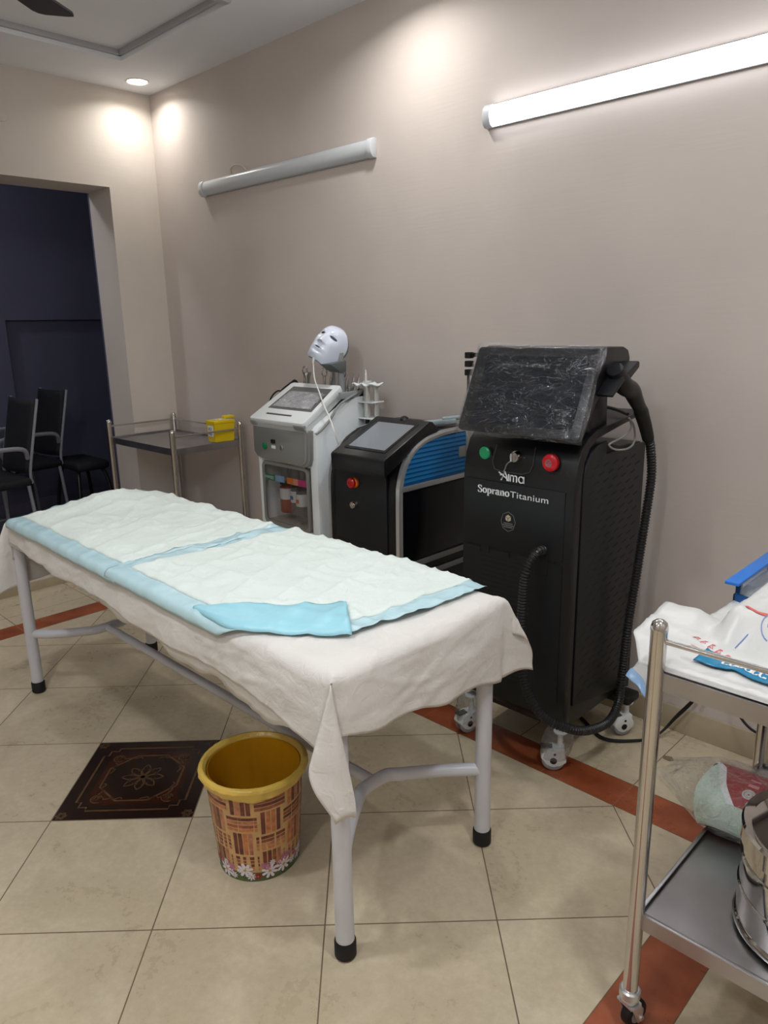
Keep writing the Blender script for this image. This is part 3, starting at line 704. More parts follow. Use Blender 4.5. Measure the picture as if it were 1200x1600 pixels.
# ================================================================ steel carts
M_cw=mat('caster_grey',(150,152,156),.4)
def caster(parent,x,y,ztop,r=.035,ang=0.,mats=None,wname='wheel',dual=False,wrap=False,label=None,brake=True):
    """swivel caster: parent>caster>wheel"""
    mh,mwl=mats or (M_blk,M_blkr)
    M=Matrix.Translation((x,y,0))@Matrix.Rotation(ang,4,'Z')
    P0=lambda a,b_,c: M@Vector((a,b_,c))
    bb=MB(); of=r*.55
    bb.lathe([(.001,0),(r*.55,0),(r*.62,-.006),(r*.55,-.012),(r*.4,-.014)],(0,0,ztop),24,M=M)
    # fork / hood
    w_=r*.62
    if dual:
        # rounded hood between two wheels
        prof=[(-of+r*.98*math.cos(k*PI/12),r+r*1.0*math.sin(k*PI/12)) for k in range(13)]
        prof=[(-of+r*1.10*math.cos(math.radians(k)),r*1.05+r*1.06*math.sin(math.radians(k))) for k in range(-10,176,12)]+[(-of-r*.55,r*.55),(-of,r*.42),(-of+r*.6,r*.5)]
        bb.prism(prof,'y',-r*.60,r*.60,bev=.003,M=M)
        bb.cyl(P0(0,0,ztop-.008),P0(0,0,r*1.1),.009)
        bb.prism([(-of-r*.8,r*1.15),(-of-r*.3,r*2.05),(r*.35,r*2.15),(r*.35,r*1.5),(-of+r*.2,r*1.35)],'y',-r*.55,r*.55,bev=.003,M=M)
    else:
        for s in (-1,1):
            bb.prism([(-of-.009,r-.009),(-of+.009,r-.009),(r*.45,ztop-.014),(-r*.45,ztop-.014)],'y',s*w_-.0015,s*w_+.0015,M=M)
        bb.box(-r*.5,r*.5,-w_,w_,ztop-.018,ztop-.013,M=M)
        bb.cyl(P0(-of,-w_-.004,r),P0(-of,w_+.004,r),.006,n=12)
    c=bb.build('caster',mh,parent,label=label)
    ws=((-r*.57,-r*.10),(r*.10,r*.57)) if dual else ((-r*.38,r*.38),)
    for a_,c_ in ws:
        Mx=M@Matrix.Translation((-of,0,r))@Matrix.Rotation(PI/2,4,'X')
        bb=MB(); bb.lathe([(r*.35,-c_),(r*.8,-c_),(r*.94,-c_+.002),(r,-c_+.006),(r,-a_-.006),(r*.94,-a_-.002),(r*.8,-a_),(r*.35,-a_)],(0,0,0),32,M=Mx)
        wh=bb.build('wheel',mwl,c)
        if True:
            bb=MB(); 
            bb.lathe([(.001,-c_-.002),(r*.5,-c_-.001),(r*.72,-c_+.001),(r*.72,-a_-.001),(r*.5,-a_+.001),(.001,-a_+.002)],(0,0,0),28,M=Mx); bb.build('hub',M_white if dual else M_cw,c)
    if dual:
        bb=MB(); bb.cyl(P0(-of,-r*.64,r),P0(-of,r*.64,r),r*.30,n=20); bb.cyl(P0(-of+r*.1,-r*.63,r*1.62),P0(-of+r*.1,r*.63,r*1.62),r*.12,n=14); bb.build('axle_cap',M_blk,c)
    if brake and dual:
        bb=MB(); bb.box(-of-r*.5,-of+r*.5,-r*.35,r*.35,r*2.0,r*2.0+.006,.002,M=M@Matrix.Translation((-r*.6,0,.0))); bb.build('brake_pedal',M_dgrey,c)
    if wrap:
        bb=MB(); 
        def wf(u,v):
            a_=2*PI*u; z=ztop+.012-(ztop+.012-r*1.15)*v
            rr=r*(.95+.35*math.sin(PI*v*.9))*(1+.16*N3(math.cos(a_)*2.5,math.sin(a_)*2.5,v*5)+.06*N3(math.cos(a_)*9,math.sin(a_)*9,v*14))
            return M@Vector((rr*math.cos(a_)-of*v*.8,rr*.9*math.sin(a_),z))
        bb.grid(wf,40,18,closeu=True); bb.build('plastic_wrap',MATS['clear_wrap'],c,sharp=0,label='clear crinkled plastic wrap')
    return c
film('clear_wrap',(225,228,230),.10,.12,30,dist=.02,glint=.3)
def cart(label,loc,rz):
    """local frame: 0.76 long in x, 0.445 deep in y, open rail side at -y"""
    t=thing('steel_instrument_cart',label,'trolley',loc,rz)
    W,D,HP=.75,.445,.955
    Mw=Matrix.Translation(loc)@Matrix.Rotation(rz,4,'Z')
    def bl(bb,n,m,p=t,**k): return bb.build(n,m,p,world=False,**k)
    for x in (0,W):
        for y in (0,D):
            bb=MB(); bb.lathe([(.001,.0),(.016,.0),(.016,HP-.105),(.0165,HP-.103),(.0165,HP-.097),(.014,HP-.088),(.008,HP-.083),(.001,HP-.081)],(x,y,.095),24); bl(bb,'post',M_chrome)
    for z in (.86,.305):
        bb=MB()
        i=.004
        bb.box(i,W-i,i,D-i,z-.0105,z-.008)
        for (a_,b_,c_,d_) in ((0,W,-.001,.0015),(0,W,D-.0015,D+.001),(-.001,.0015,0,D),(W-.0015,W+.001,0,D)):
            bb.box(a_,b_,c_,d_,z-.036,z)
        for (a_,b_,c_,d_) in ((0,W,0,.008),(0,W,D-.008,D),(0,.008,0,D),(W-.008,W,0,D)):
            bb.box(a_,b_,c_,d_,z-.0005,z+.0015,.0005)
        bl(bb,'shelf_tray',M_steelt)
    for p,q in (((0,0,.927),(0,D,.927)),((0,D,.927),(W,D,.927)),((W,0,.927),(W,D,.927))):
        bb=MB(); bb.cyl(p,q,.0055,n=12); bl(bb,'guard_rail',M_chrome)
    for x in (0,W):
        for y in (0,D):
            bb=MB(); bb.lathe([(.001,.085),(.02,.085),(.0225,.088),(.0225,.104),(.019,.107),(.001,.107)],(x,y,0),24); bl(bb,'collar',M_alu)
    return t
cartL=cart('empty steel instrument trolley in the far corner, holding only a yellow box',(-4.385,2.055,0),0)
cartR=cart('steel instrument trolley at right edge with sheet-covered top and steel drum below',(-.537,1.285+.75,0),-PI/2)
bpy.context.view_layer.update()
for ct in (cartL,cartR):
    Mw=wm(ct)
    for x in (0,.75):
        for y in (0,.445):
            p=Mw@Vector((x,y,0)); caster(ct,p.x,p.y,.086,r=.032,ang=R_.uniform(-2.5,-.6),mats=(M_alu,M_blkr))

# sharps box
M_ybox=mat('yellow_sharps_plastic',(226,196,16),.35)
t=thing('sharps_container','small bright yellow sharps box on the corner trolley','container',(-3.694,2.405,.8620),math.radians(87))
def loc_build(bb,n,m,p=t,**k): return bb.build(n,m,p,world=False,**k)
bb=MB(); hx,hy=.066,.048
bb.skin([[bb.V((sx*hx*s_,sy*hy*s_,z)) for sx,sy in ((-1,-1),(1,-1),(1,1),(-1,1))] for s_,z in ((.90,0),(1.0,.112),(1.0,.1125))]); loc_build(bb,'box_body',M_ybox,flat=True)
bb=MB(); bb.box(-hx-.003,hx+.003,-hy-.003,hy+.003,.104,.122,.003); lid=loc_build(bb,'lid',M_ybox)
bb=MB(); bb.box(-.04,.045,-.03,.03,.1215,.126,.001); loc_build(bb,'lid_opening',mat('sharps_lid_white',(200,200,190),.4),lid)
bb=MB(); bb.box(.028,.09,-.02,.028,.128,.142,.003); bb.box(.02,.03,-.018,.02,.124,.140,.001); loc_build(bb,'flap',M_ybox,lid)
bb=MB(); bb.lathe([(.001,.012),(.004,.010),(.009,0)],(-.03,-.03,.122),12); loc_build(bb,'finger_tab',M_ybox,lid)
bb=MB(); 
bb.box(-hx-.0012,-hx*.955,-.026,.03,.03,.092,.001); lb=loc_build(bb,'paper_label',mat('white_label',(225,228,232),.5),label='white label with blue print')
bb=MB(); TT=lambda x,y,u:Vector((-hx-.0014-u,-x,y))
bb.strokes([[(-.016,.082),(-.016,.066)],[(-.006,.082),(-.006,.066)],[(.004,.082),(.012,.082),(.014,.074),(.004,.068),(.014,.066)],[(-.02,.058),(-.02,.038)],[(-.02,.05),(-.01,.058)],[(-.012,.05),(-.004,.038)],[(.004,.056),(.0,.048),(.006,.038),(.014,.042),(.014,.054),(.004,.056)]],TT,.004); loc_build(bb,'label_print',mat('blue_ink',(50,60,120),.5),lb)

# ================================================================ M1 : white facial machine
X0,X1,Y0_,Y1_=-2.912,-2.475,2.10,2.40
t=thing('facial_machine','white and grey facial machine with bottles in its cabinet, leftmost of the three machines','machine',((X0+X1)/2,(Y0_+Y1_)/2,0))
M1=t
M_g1=mat('machine_grey_front',(142,142,138),.38,metal=.35)
# cabinet shell with an opening (door)
dx0,dx1,dz0,dz1=X0+.03,X1-.06,.575,.885
sidep=[(Y0_+.012,.10),(Y0_,.2),(Y0_-.002,.9),(Y0_,1.055),(Y0_+.02,1.075),(Y1_,1.215),(Y1_,.10)]
bb=MB()
bb.prism(sidep,'x',X1-.05,X1,bev=.006); bb.prism(sidep,'x',X0,X0+.028,bev=.004)
bb.box(X0+.02,X1-.03,Y0_+.001,Y1_-.01,.10,dz0,.004); bb.box(X0+.02,X1-.03,Y0_+.001,Y1_-.01,dz1,1.05,.004)
bb.box(X0+.02,X1-.03,Y1_-.02,Y1_,.10,1.19)
bb.build('cabinet',M_white,t)
bb=MB(); bb.box(X0+.026,X1-.048,Y0_+.15,Y1_-.03,dz0,dz1); bb.box(X0+.026,X1-.048,Y0_+.02,Y0_+.16,dz0,dz0+.012); bb.build('cabinet_lining',mat('warm_grey_lining',(176,168,160),.5),t)
# door frame (grey) + glass + colour strip
bb=MB(); fo=rrect(dx0,dx1,dz0,dz1,.03,6); fi=rrect(dx0+.016,dx1-.016,dz0+.016,dz1-.016,.022,6)
n=len(fo); ya,yb=Y0_-.006,Y0_+.004
A=[bb.V((x,ya,z)) for x,z in fo];B=[bb.V((x,ya,z)) for x,z in fi];C=[bb.V((x,yb,z)) for x,z in fo];D_=[bb.V((x,yb,z)) for x,z in fi]
for k in range(n):
    j=(k+1)%n; bb.face([A[k],A[j],B[j],B[k]]); bb.face([A[k],C[k],C[j],A[j]]); bb.face([B[k],B[j],D_[j],D_[k]])
door=bb.build('door',M_g1,t,label='grey framed door with see-through pane')
bb=MB(); bb.face([bb.V((x,Y0_-.002,z)) for x,z in rrect(dx0+.014,dx1-.014,dz0+.014,dz1-.014,.022,6)]); bb.build('pane',film('smoky_pane',(170,164,160),.05,.06,2,dist=.0001),door,label='clear smoky pane')
bb=MB(); bb.box(-2.74,-2.70,Y0_-.008,Y0_,dz0-.035,dz0-.005,.003); bb.build('door_pull',M_g1,door)
bb=MB()
xs=[(-2.885,-2.84,0),(-2.838,-2.79,0),(-2.788,-2.73,1),(-2.728,-2.72,1),(-2.70,-2.655,2),(-2.653,-2.62,3),(-2.618,-2.565,4),(-2.563,-2.552,4)]
for a_,c_,mi in xs: bb.mi=mi; bb.box(max(a_,dx0+.016),c_,Y0_-.0005,Y0_+.0008,.792,.822)
bb.build('colour_label_strip',[mat('lab_green',(46,150,96),.5),mat('lab_blue',(150,190,226),.5),mat('lab_orange',(236,130,36),.5),mat('lab_peach',(240,160,130),.5),mat('lab_pink',(214,40,130),.5)],door)
bb=MB(); bb.strokes([[(-2.865+k*.012,.800),(-2.865+k*.012,.812),(-2.858+k*.012,.812),(-2.858+k*.012,.803)] for k in range(4)]+[[(-2.825+0*k,.800+k*.006),(-2.80,.800+k*.006)] for k in range(3)],lambda x,y,u:Vector((x,Y0_-.0006-u,y)),.0025); bb.build('label_lettering',mat('white_print',(235,235,235),.5),door)
# grey upper control panel
bb=MB(); bb.prism([(X0-.004,1.06),(X0-.006,.93),(X0+.02,.905),(X0+.06,.898),(X1-.07,.888),(X1-.035,.90),(X1-.024,.93),(X1-.018,1.06)],'y',Y0_-.022,Y0_+.004,bev=.006); cp=bb.build('control_panel',M_g1,t,label='grey control panel')
bb=MB(); bb.prism([(X1-.055,1.055),(X1-.06,.92),(X1-.085,.905),(X1-.08,.899),(X1-.052,.91),(X1-.04,.935),(X1-.036,1.055)],'y',Y0_-.0275,Y0_-.02,bev=.001); bb.build('panel_edge_band',M_greyp,cp)
Mx=Matrix.Translation((0,0,0))
def disc(parent,name,x,z,y,r,h,m,label=None,n=28,prof=None):
    bb=MB(); M=Matrix.Translation((x,y,z))@Matrix.Rotation(PI/2,4,'X')
    bb.lathe(prof or [(.0005,h),(r*.8,h),(r,h*.7),(r,0)],(0,0,0),n,M=M); return bb.build(name,m,parent,label=label)
disc(cp,'start_button',-2.826,.962,Y0_-.022,.0165,.006,mat('green_button',(0,120,66),.3),'green round button')
bb=MB(); bb.box(-2.775,-2.745,Y0_-.026,Y0_-.021,.980,.998,.001); bb.build('usb_port',M_blk,cp)
bb=MB(); bb.box(-2.775,-2.745,Y0_-.0245,Y0_-.021,.955,.970,.001); bb.build('port_label',M_white,cp)
disc(cp,'key_lock',-2.697,.965,Y0_-.022,.012,.006,M_chrome)
# sloping lid with screen
la=Vector((0,Y0_-.035,1.072)); lbk=Vector((0,2.315,1.222))
dirv=(lbk-la).normalized(); nrm=Vector((0,-dirv.z,dirv.y)); LL=(lbk-la).length
def lidM():
    return Matrix(((1,0,0,X0+.005),(0,dirv.y,nrm.y,la.y),(0,dirv.z,nrm.z,la.z),(0,0,0,1)))
LM=lidM(); LW=.40
bb=MB(); bb.prism([(0,.01),(.01,0),(LW-.01,0),(LW,.01),(LW-.012,LL-.01),(LW-.025,LL),(.04,LL),(.028,LL-.01)],'z',-.004,.024,bev=.004,M=LM); lid=bb.build('sloping_lid',M_white,t)
bb=MB(); bb.prism([(.0,.0),(LW,0),(LW-.02,LL-.01),(.03,LL-.01)],'z',-.03,-.004,M=LM); bb.build('lid_underside',mat('pale_side_grey',(190,196,196),.4),lid)
bb=MB(); bb.prism([(.060,.085),(LW-.025,.085),(LW-.045,LL-.035),(.075,LL-.035)],'z',.0235,.0255,M=LM); sc_=bb.build('screen_bezel',M_dgrey,lid)
bb=MB(); bb.prism([(.078,.100),(LW-.045,.100),(LW-.075,LL-.07),(.098,LL-.07)],'z',.0255,.0265,M=LM); bb.build('screen',mat('grey_screen',(150,152,160),.15),lid)
bb=MB(); bb.grid(lambda u,v:LM@Vector((.082+(LW-.135)*u+.01*(v),.098+(LL-.178)*v,.0285+.003*N3(u*5,v*9,1)+.003*N3(u*14,v*5,4))),40,30); bb.build('screen_film',film('screen_wrap',(240,240,242),.38,.15,14,(1,2.2,1),.02,.35),lid,sharp=0,label='wrinkled clear film over the screen')
bb=MB(); bb.prism([(.09,.040),(.275,.040),(.275,.050),(.09,.050)],'z',.0235,.0248,M=LM); bb.build('vent_slot',M_blk,lid)
for a_,c_ in ((.002,.045),(LW-.075,LW-.002)):
    bb=MB(); bb.box(a_,c_,-.006,.008,-.012,.012,.002,M=LM); bb.build('ribbed_grip',M_greyp,lid)
# rear tray behind lid
bb=MB(); 
bb.box(X0+.02,X1-.002,2.30,Y1_+.002,1.186,1.196,.002)
bb.box(X0+.02,X1-.002,2.392,Y1_+.006,1.19,1.222,.003); bb.box(X1-.012,X1,2.25,Y1_+.006,1.186,1.216,.003)
bb.build('rear_tray',mat('tray_grey',(150,154,156),.35),t)
# side lip following the slope
bb=MB(); bb.tube([(X1-.004,Y0_+.0,1.045),(X1,Y0_+.03,1.062),(X1,Y0_+.08,1.098),(X1,2.25,1.165),(X1,2.395,1.218)],.006,8,5); bb.build('side_seam_trim',M_greyp,t)
# base with casters
bb=MB(); bb.box(X0+.01,X1-.01,Y0_+.01,Y1_-.01,.075,.10,.004); bb.build('base_plate',M_dgrey,t)
for x in (X0+.05,X1-.05):
    for y in (Y0_+.05,Y1_-.05): caster(t,x,y,.078,r=.026,ang=R_.uniform(0,6),mats=(M_blk,M_blkr))
# side applicator rack (right rear)
rk=MB()
for z in (1.235,1.145,1.06):pass
rx0,rx1=-2.475,-2.395; ry0,ry1=2.36,2.44
for z in (1.162,1.088): rk.box(rx0-.02,rx1+.012,ry0,ry1,z,z+.006,.002)
rack=rk.build('applicator_rack',M_white,t,label='white side rack for applicators')
prb=[(-2.462,2.40),(-2.432,2.38),(-2.405,2.41)]
for k,(x,y) in enumerate(prb):
    bb=MB(); hgt_=[1.255,1.262,1.245][k]
    bb.lathe([(.001,1.09),(.010,1.09),(.0125,1.11),(.0125,1.2),(.011,1.22),(.020,hgt_-.01),(.021,hgt_-.003),(.019,hgt_),(.001,hgt_)],(x,y,0),20)
    if k==1: bb.lathe([(.001,hgt_+.05),(.003,hgt_+.045),(.009,hgt_),(.001,hgt_)],(x-.008,y,0),14)
    ap=bb.build('applicator',mat('pearl_silver',(214,214,208),.25,metal=.5),t)
    bb=MB(); bb.tube([(x,y,1.09),(x,y,1.065),(x-.003,y,1.02),(x-.02,y+.03,.98),(x-.05,y+.06,1.0)],.006,8,5,rf=lambda q:.0085-.005*min(1,q*2)); bb.build('cord',M_blkr,ap)
bb=MB(); bb.grid(lambda u,v:Vector((rx0-.03+.125*u,ry0-.01+.085*v,1.248+.006*math.sin(u*15)*math.cos(v*6))),30,14); o=bb.build('rack_top_scalloped',M_white,t,sharp=0); solid(o,.006)
# upright applicators on the rear tray
ups=[(-2.86,2.385,.055,'cup'),(-2.90,2.40,.05,'loop'),(-2.73,2.38,.06,'loop'),(-2.60,2.385,.06,'loop'),(-2.575,2.38,.045,'rod'),(-2.545,2.39,.05,'rod'),(-2.51,2.39,.05,'rod'),(-2.70,2.39,.045,'rod')]
for x,y,hh,kd in ups:
    bb=MB(); z0=1.195
    if kd=='cup': bb.lathe([(.001,z0),(.012,z0),(.012,z0+.05),(.016,z0+.07),(.021,z0+.085),(.021,z0+.092),(.016,z0+.092),(.001,z0+.086)],(x,y,0),20)
    elif kd=='loop':
        bb.cyl((x,y,z0),(x+.004,y,z0+.075),.009,.007,14)
        bb.tube([(x+.004,y,z0+.07),(x-.012,y,z0+.085),(x-.010,y,z0+.105),(x+.006,y,z0+.118),(x+.02,y,z0+.105),(x+.018,y,z0+.085),(x+.006,y,z0+.075)],.0035,8,5)
    else: bb.cyl((x,y,z0),(x+.012,y,z0+.07),.010,.007,14); bb.cyl((x+.012,y,z0+.07),(x+.018,y,z0+.095),.005,.003,10)
    bb.build('applicator',M_chrome,t)
# left side black handpiece and curly cord
bb=MB(); hp0=Vector((-2.965,2.36,1.185)); hp1=Vector((-2.925,2.42,1.232))
bb.tube([(-3.015,2.34,1.180),(-2.985,2.34,1.194),(-2.94,2.34,1.216),(-2.90,2.34,1.236)],.016,14,3,rf=lambda q:.012+.006*min(1,q*3)); hpz=bb.build('black_handpiece',M_blk,t,label='black handpiece clipped at the left')
pts=[(-3.012,2.34,1.182),(-3.04,2.34,1.190),(-3.09,2.34,1.165),(-3.13,2.34,1.115)]
coil=[(-3.15+.024*math.cos(k*.9),2.34+.024*math.sin(k*.9),1.10-.0035*k) for k in range(44)]
bb=MB(); bb.tube(pts+coil,.004,6,3); bb.build('coiled_cord',M_blkr,hpz)
bb=MB(); bb.box(X0-.06,X0+.02,2.325,2.355,1.178,1.186,.002); bb.build('handpiece_clip',M_blk,t)
# bottles inside the cabinet
M_glass=film('bottle_plastic',(225,228,230),.16,.08,6,dist=.001)
def bottle(x,y,z,r,h,label,liq=None,mark=None,lid_m=None):
    tb=thing('reagent_bottle',label,'bottle',(x,y,z),0,'bottles inside the facial machine cabinet')
    bb=MB(); bb.lathe([(.001,0),(r*.9,0),(r,.006),(r,h*.80),(r*.92,h*.86),(r*.6,h*.9),(r*.6,h*.92),(.001,h*.92)],(x,y,z),28); bb.build('bottle_body',M_glass if not liq else liq,tb)
    bb=MB(); bb.lathe([(.001,h*.93),(r*.95,h*.93),(r*.95,h),(.001,h)],(x,y,z+.0),28); bb.build('cap',M_blk,tb)
    bb=MB(); bb.lathe([(r+.0006,h*.45),(r+.001,h*.46),(r+.001,h*.80),(r+.0006,h*.81)],(x,y,z),28,caps=False); lb_=bb.build('label_band',mat('bottle_label',(222,222,220),.5),tb)
    if mark:
        bb=MB(); 
        for dz in (0,1):pass
        bb.box(x-.010,x+.010,y-r-.003,y-r-.0012,z+h*.55,z+h*.55+.018,.0005); bb.build('label_mark',mark,lb_)
    return tb
M_amber=mat('amber_liquid',(176,70,24),.1,trans=.35)
bottle(-2.785,2.165,dz0+.055,.036,.150,'bottle with amber liquid, leftmost in the machine cabinet',M_amber)
bottle(-2.715,2.165,dz0+.045,.028,.155,'clear bottle with blue mark on its label in the machine cabinet',None,mat('mark_blue',(40,110,170),.5))
bottle(-2.648,2.150,dz0+.035,.033,.165,'clear bottle with orange mark on its label, rightmost in the machine cabinet',None,mat('mark_orange',(220,110,70),.5))
bb=MB()
for x in (-2.785,-2.715,-2.648): bb.lathe([(.001,0),(.028,0),(.024,.02),(.020,.055),(.020,.09),(.001,.09)],(x,2.16,.782),20)
bb.build('bottle_cups',M_glass,M1)
# mask stand + mask
bb=MB(); bb.cyl((-2.585,2.36,1.19),(-2.585,2.36,1.385),.0165,.0145,20); bb.cyl((-2.68,2.40,1.19),(-2.68,2.40,1.33),.007,n=12); 
bb.build('stand_pole',mat('pole_grey',(140,145,146),.4),M1)
bb=MB(); bb.prism([(2.27,1.338),(2.375,1.352),(2.375,1.30),(2.34,1.295)],'x',-2.64,-2.56,bev=.006); bb.build('mask_bracket',mat('bracket_grey',(96,100,100),.35),M1)
MK=thing('led_face_mask','glossy white LED face mask resting tilted on top of the facial machine','mask',(-2.595,2.33,1.44))
up=Vector((.22,.62,.72)).normalized(); nr=Vector((.40,-.74,.45)); nr=(nr-up*nr.dot(up)).normalized(); sd=up.cross(nr).normalized()
MC=Vector((-2.625,2.31,1.437))
def face(u,v,add=0):
    """u -1..1 across, v -1..1 chin..forehead"""
    wd=.084*(math.sqrt(max(0,1-v**2.6)) if v>0 else 1-.52*(-v)**3.6) 
    x=u*wd; y=v*.098
    # depth
    xn=abs(x)/.084; z=.055*(1-xn**2.3)-.018*v*v-.045*xn**3-.042*max(0,v)**4-.020*max(0,-v)**5
    # nose
    nz=math.exp(-(x/.011)**2)*(1.0 if -.32<v<.35 else 0)
    nv=max(0,min(1,(.38-v)/.6)) if v>-.22 else max(0,1-((-.22-v)/.08))
    z+=.024*math.exp(-(x/(.010+.006*nv))**2)*max(0,nv)
    # eye sockets, lips, chin
    for s in (-1,1): z-=.010*math.exp(-((x-s*.033)/.016)**2-((v-.26)/.12)**2)
    z+=.007*math.exp(-(x/.024)**2-((v+.50)/.07)**2)+.008*math.exp(-(x/.022)**2-((v+.82)/.13)**2)-.005*math.exp(-(x/.022)**2-((v+.66)/.05)**2)
    for s in (-1,1): z+=.005*math.exp(-((x-s*.045)/.018)**2-((v+.05)/.2)**2)
    return MC+sd*x+up*y+nr*(z-.02+add)
def hole(u,v):
    U=u*2-1;V_=v*2-1; x=U*.084*(math.sqrt(max(0,1-V_**2.6)) if V_>0 else 1-.52*(-V_)**3.6)
    for s in (-1,1):
        if ((x-s*.033)/.0165)**2+((V_-.25)/.065)**2<1: return True
        if ((x-s*.0055)/.0040)**2+((V_+.235)/.035)**2<1: return True
    if (x/.021)**2+((V_+.50)/.042)**2<1: return True
    return False
bb=MB(); bb.grid(lambda u,v:face(u*2-1,v*2-1),84,84,skip=hole)
o=bb.build('mask_shell',mat('glossy_white_mask',(226,234,250),.12,coat=.6),MK,sharp=0); solid(o,.0035,-1)
bb=MB(); bb.grid(lambda u,v:face(u*2-1,v*2-1,-.012),24,24); o=bb.build('inner_lining',mat('mask_inner_grey',(120,128,140),.3),MK,sharp=0); solid(o,.002)
bb=MB(); 
ch=face(0,-1,.0)
cbl=[ch+Vector((0,0,-.0)),ch+Vector((.0,-.002,-.03)),(-2.625,2.232,1.270),(-2.585,2.222,1.215),(-2.50,2.17,1.172),(-2.41,2.125,1.120),(-2.345,2.09,1.075),(-2.36,2.13,.993),(-2.44,2.20,.96),(-2.43,2.3,.93)]
bb.tube(cbl,.0032,8,8); cb=bb.build('mask_cable',mat('white_cable_gloss',(232,232,228),.35),MK)
bb=MB(); bb.cyl(ch+Vector((0,.003,.004)),ch+Vector((0,-.004,-.022)),.0065,.0045,14); bb.build('cable_plug',M_white,MK)

# ================================================================ M2 : low black machine with blue sides
X0,X1,YA,YB_=-2.352,-1.952,2.06,2.50
t=thing('laser_cart_machine','low black machine with silver trim and blue side louvres, middle of the three machines','machine',((X0+X1)/2,(YA+YB_)/2,0))
M2=t
M_blue=mat('blue_louvre',(0,92,150),.35)
arch=[(YA,.14),(YA,.60),(YA+.002,.84),(YA+.008,.90),(YA+.026,.955),(YA+.055,1.0),(YA+.10,1.04),(YA+.17,1.07),(YA+.26,1.085),(YA+.34,1.09),(YB_,1.09),(YB_,.14)]
bb=MB(); bb.prism(arch,'x',X0+.02,X1-.02,bev=.004); bb.build('body',M_blk,t)
bb=MB(); bb.prism(rrect(X0+.045,X1-.05,.52,.93,.02,5),'y',YA-.008,YA+.002,bev=.002); fp=bb.build('front_panel',M_blk2,t)
bb=MB(); bb.box(X0+.05,X1-.055,YA-.0085,YA-.004,.618,.6215); bb.build('panel_groove',M_blkr,fp)
# side cheeks (black) + silver arch trim
for s,xa,xb in ((-1,X0,X0+.022),(1,X1-.022,X1)):
    bb=MB(); bb.prism(arch,'x',xa,xb,bev=.003); bb.build('side_cheek',M_blk,t)
    xo=X0 if s<0 else X1
    ap=[(xo,y-.004,z) for y,z in arch[:-1]]
    bb=MB()
    # flattened trim band: sweep a rectangle
    pth=catmull([Vector(p) for p in ap],5)
    ring=[]
    for i,p in enumerate(pth):
        tt=(pth[min(i+1,len(pth)-1)]-pth[max(i-1,0)]).normalized(); nn=Vector((0,tt.z,-tt.y))  # inward normal
        if nn.y<0 and False: nn=-nn
        wv=.026
        ring.append([bb.V(p+Vector((s*.010,0,0))+nn*.004),bb.V(p+Vector((s*.014,0,0))+nn*(wv*.5)),bb.V(p+Vector((s*.010,0,0))+nn*wv),bb.V(p+Vector((-s*.006,0,0))+nn*wv),bb.V(p+Vector((-s*.006,0,0))+nn*.002)])
    bb.skin(ring); bb.build('silver_arch_trim',M_alu,t)
    # blue louvre panel
    bp_=[(YA+.024,.885),(YA+.036,.93),(YA+.062,.975),(YA+.10,1.012),(YA+.17,1.043),(YA+.26,1.058),(YB_-.01,1.062),(YB_-.01,.885)]
    bb=MB(); bb.prism(bp_,'x',xo-.001,xo+s*.005); lv=bb.build('blue_side_panel',M_blue,t,label='blue louvred side panel')
    bb=MB()
    for k in range(9):
        z=.895+k*.0185
        # start of arch at this height
        ys=next((bp_[i][0]+(bp_[i+1][0]-bp_[i][0])*(z-bp_[i][1])/(bp_[i+1][1]-bp_[i][1]) for i in range(5) if bp_[i][1]<=z<=bp_[i+1][1]),YA+.25)+.004
        if z<1.055: bb.prism([(xo+s*.005,z),(xo+s*.0085,z+.003),(xo+s*.005,z+.013)],'y',ys,YB_-.012)
    bb.build('louvres',mat('blue_louvre_light',(20,112,172),.3),lv)
    bb=MB(); bb.box(min(xo,xo+s*.012),max(xo,xo+s*.012),YA+.015,YB_,.862,.884,.004); bb.build('trim_bar',M_alu,t)
    for z in (.545,.487,.20):
        bb=MB(); bb.box(min(xo,xo+s*.008),max(xo,xo+s*.008),YA+.03,YB_,z-.013,z+.011,.003); bb.build('trim_bar',mat('dull_silver_trim',(150,150,150),.35,metal=.6),t)
    bb=MB(); bb.box(min(xo,xo+s*.004),max(xo,xo+s*.004),YA+.03,YB_-.004,.565,.855,.002); bb.build('side_panel',M_gls,t)
    bb=MB(); bb.box(min(xo,xo+s*.014),max(xo,xo+s*.014),YB_-.06,YB_-.02,.955,1.0,.002); bb.build('side_bracket',M_greyp,t)
# screen head
hA=Vector((0,1.985,1.005)); hB=Vector((0,2.262,1.128)); d_=(hB-hA).normalized(); n_=Vector((0,-d_.z,d_.y)); hl=(hB-hA).length
HM=Matrix(((1,0,0,-2.252),(0,d_.y,n_.y,hA.y),(0,d_.z,n_.z,hA.z),(0,0,0,1)))
bb=MB(); bb.prism([(1.985,.935),(1.983,1.0),(1.990,1.008),(2.255,1.128),(2.272,1.124),(2.315,1.085),(2.20,1.04),(2.08,.985)],'x',-2.252,-1.945,bev=.005); hd=bb.build('screen_head',M_blk,t)
bb=MB(); fo=rrect(.035,.272,.045,hl-.035,.006,4); bb.prism(fo,'z',-.002,.0035,M=HM); bb.build('screen_bezel',M_gls,hd)
bb=MB(); bb.prism(rrect(.052,.258,.06,hl-.05,.003,3),'z',.0035,.0042,M=HM); bb.build('touch_screen',mat('grey_touch_screen',(128,134,140),.12),hd)
bb=MB(); bb.lathe([(.001,.012),(.012,.010),(.02,0)],(.16,hl-.006,0),20,M=HM); bb.build('head_knob',M_blk,hd)
for xx in (.03,.278):
    bb=MB(); bb.lathe([(.001,.001),(.003,.001),(.003,-.001)],(xx,hl-.02,.001),10,M=HM); bb.build('screw',M_alu,hd)
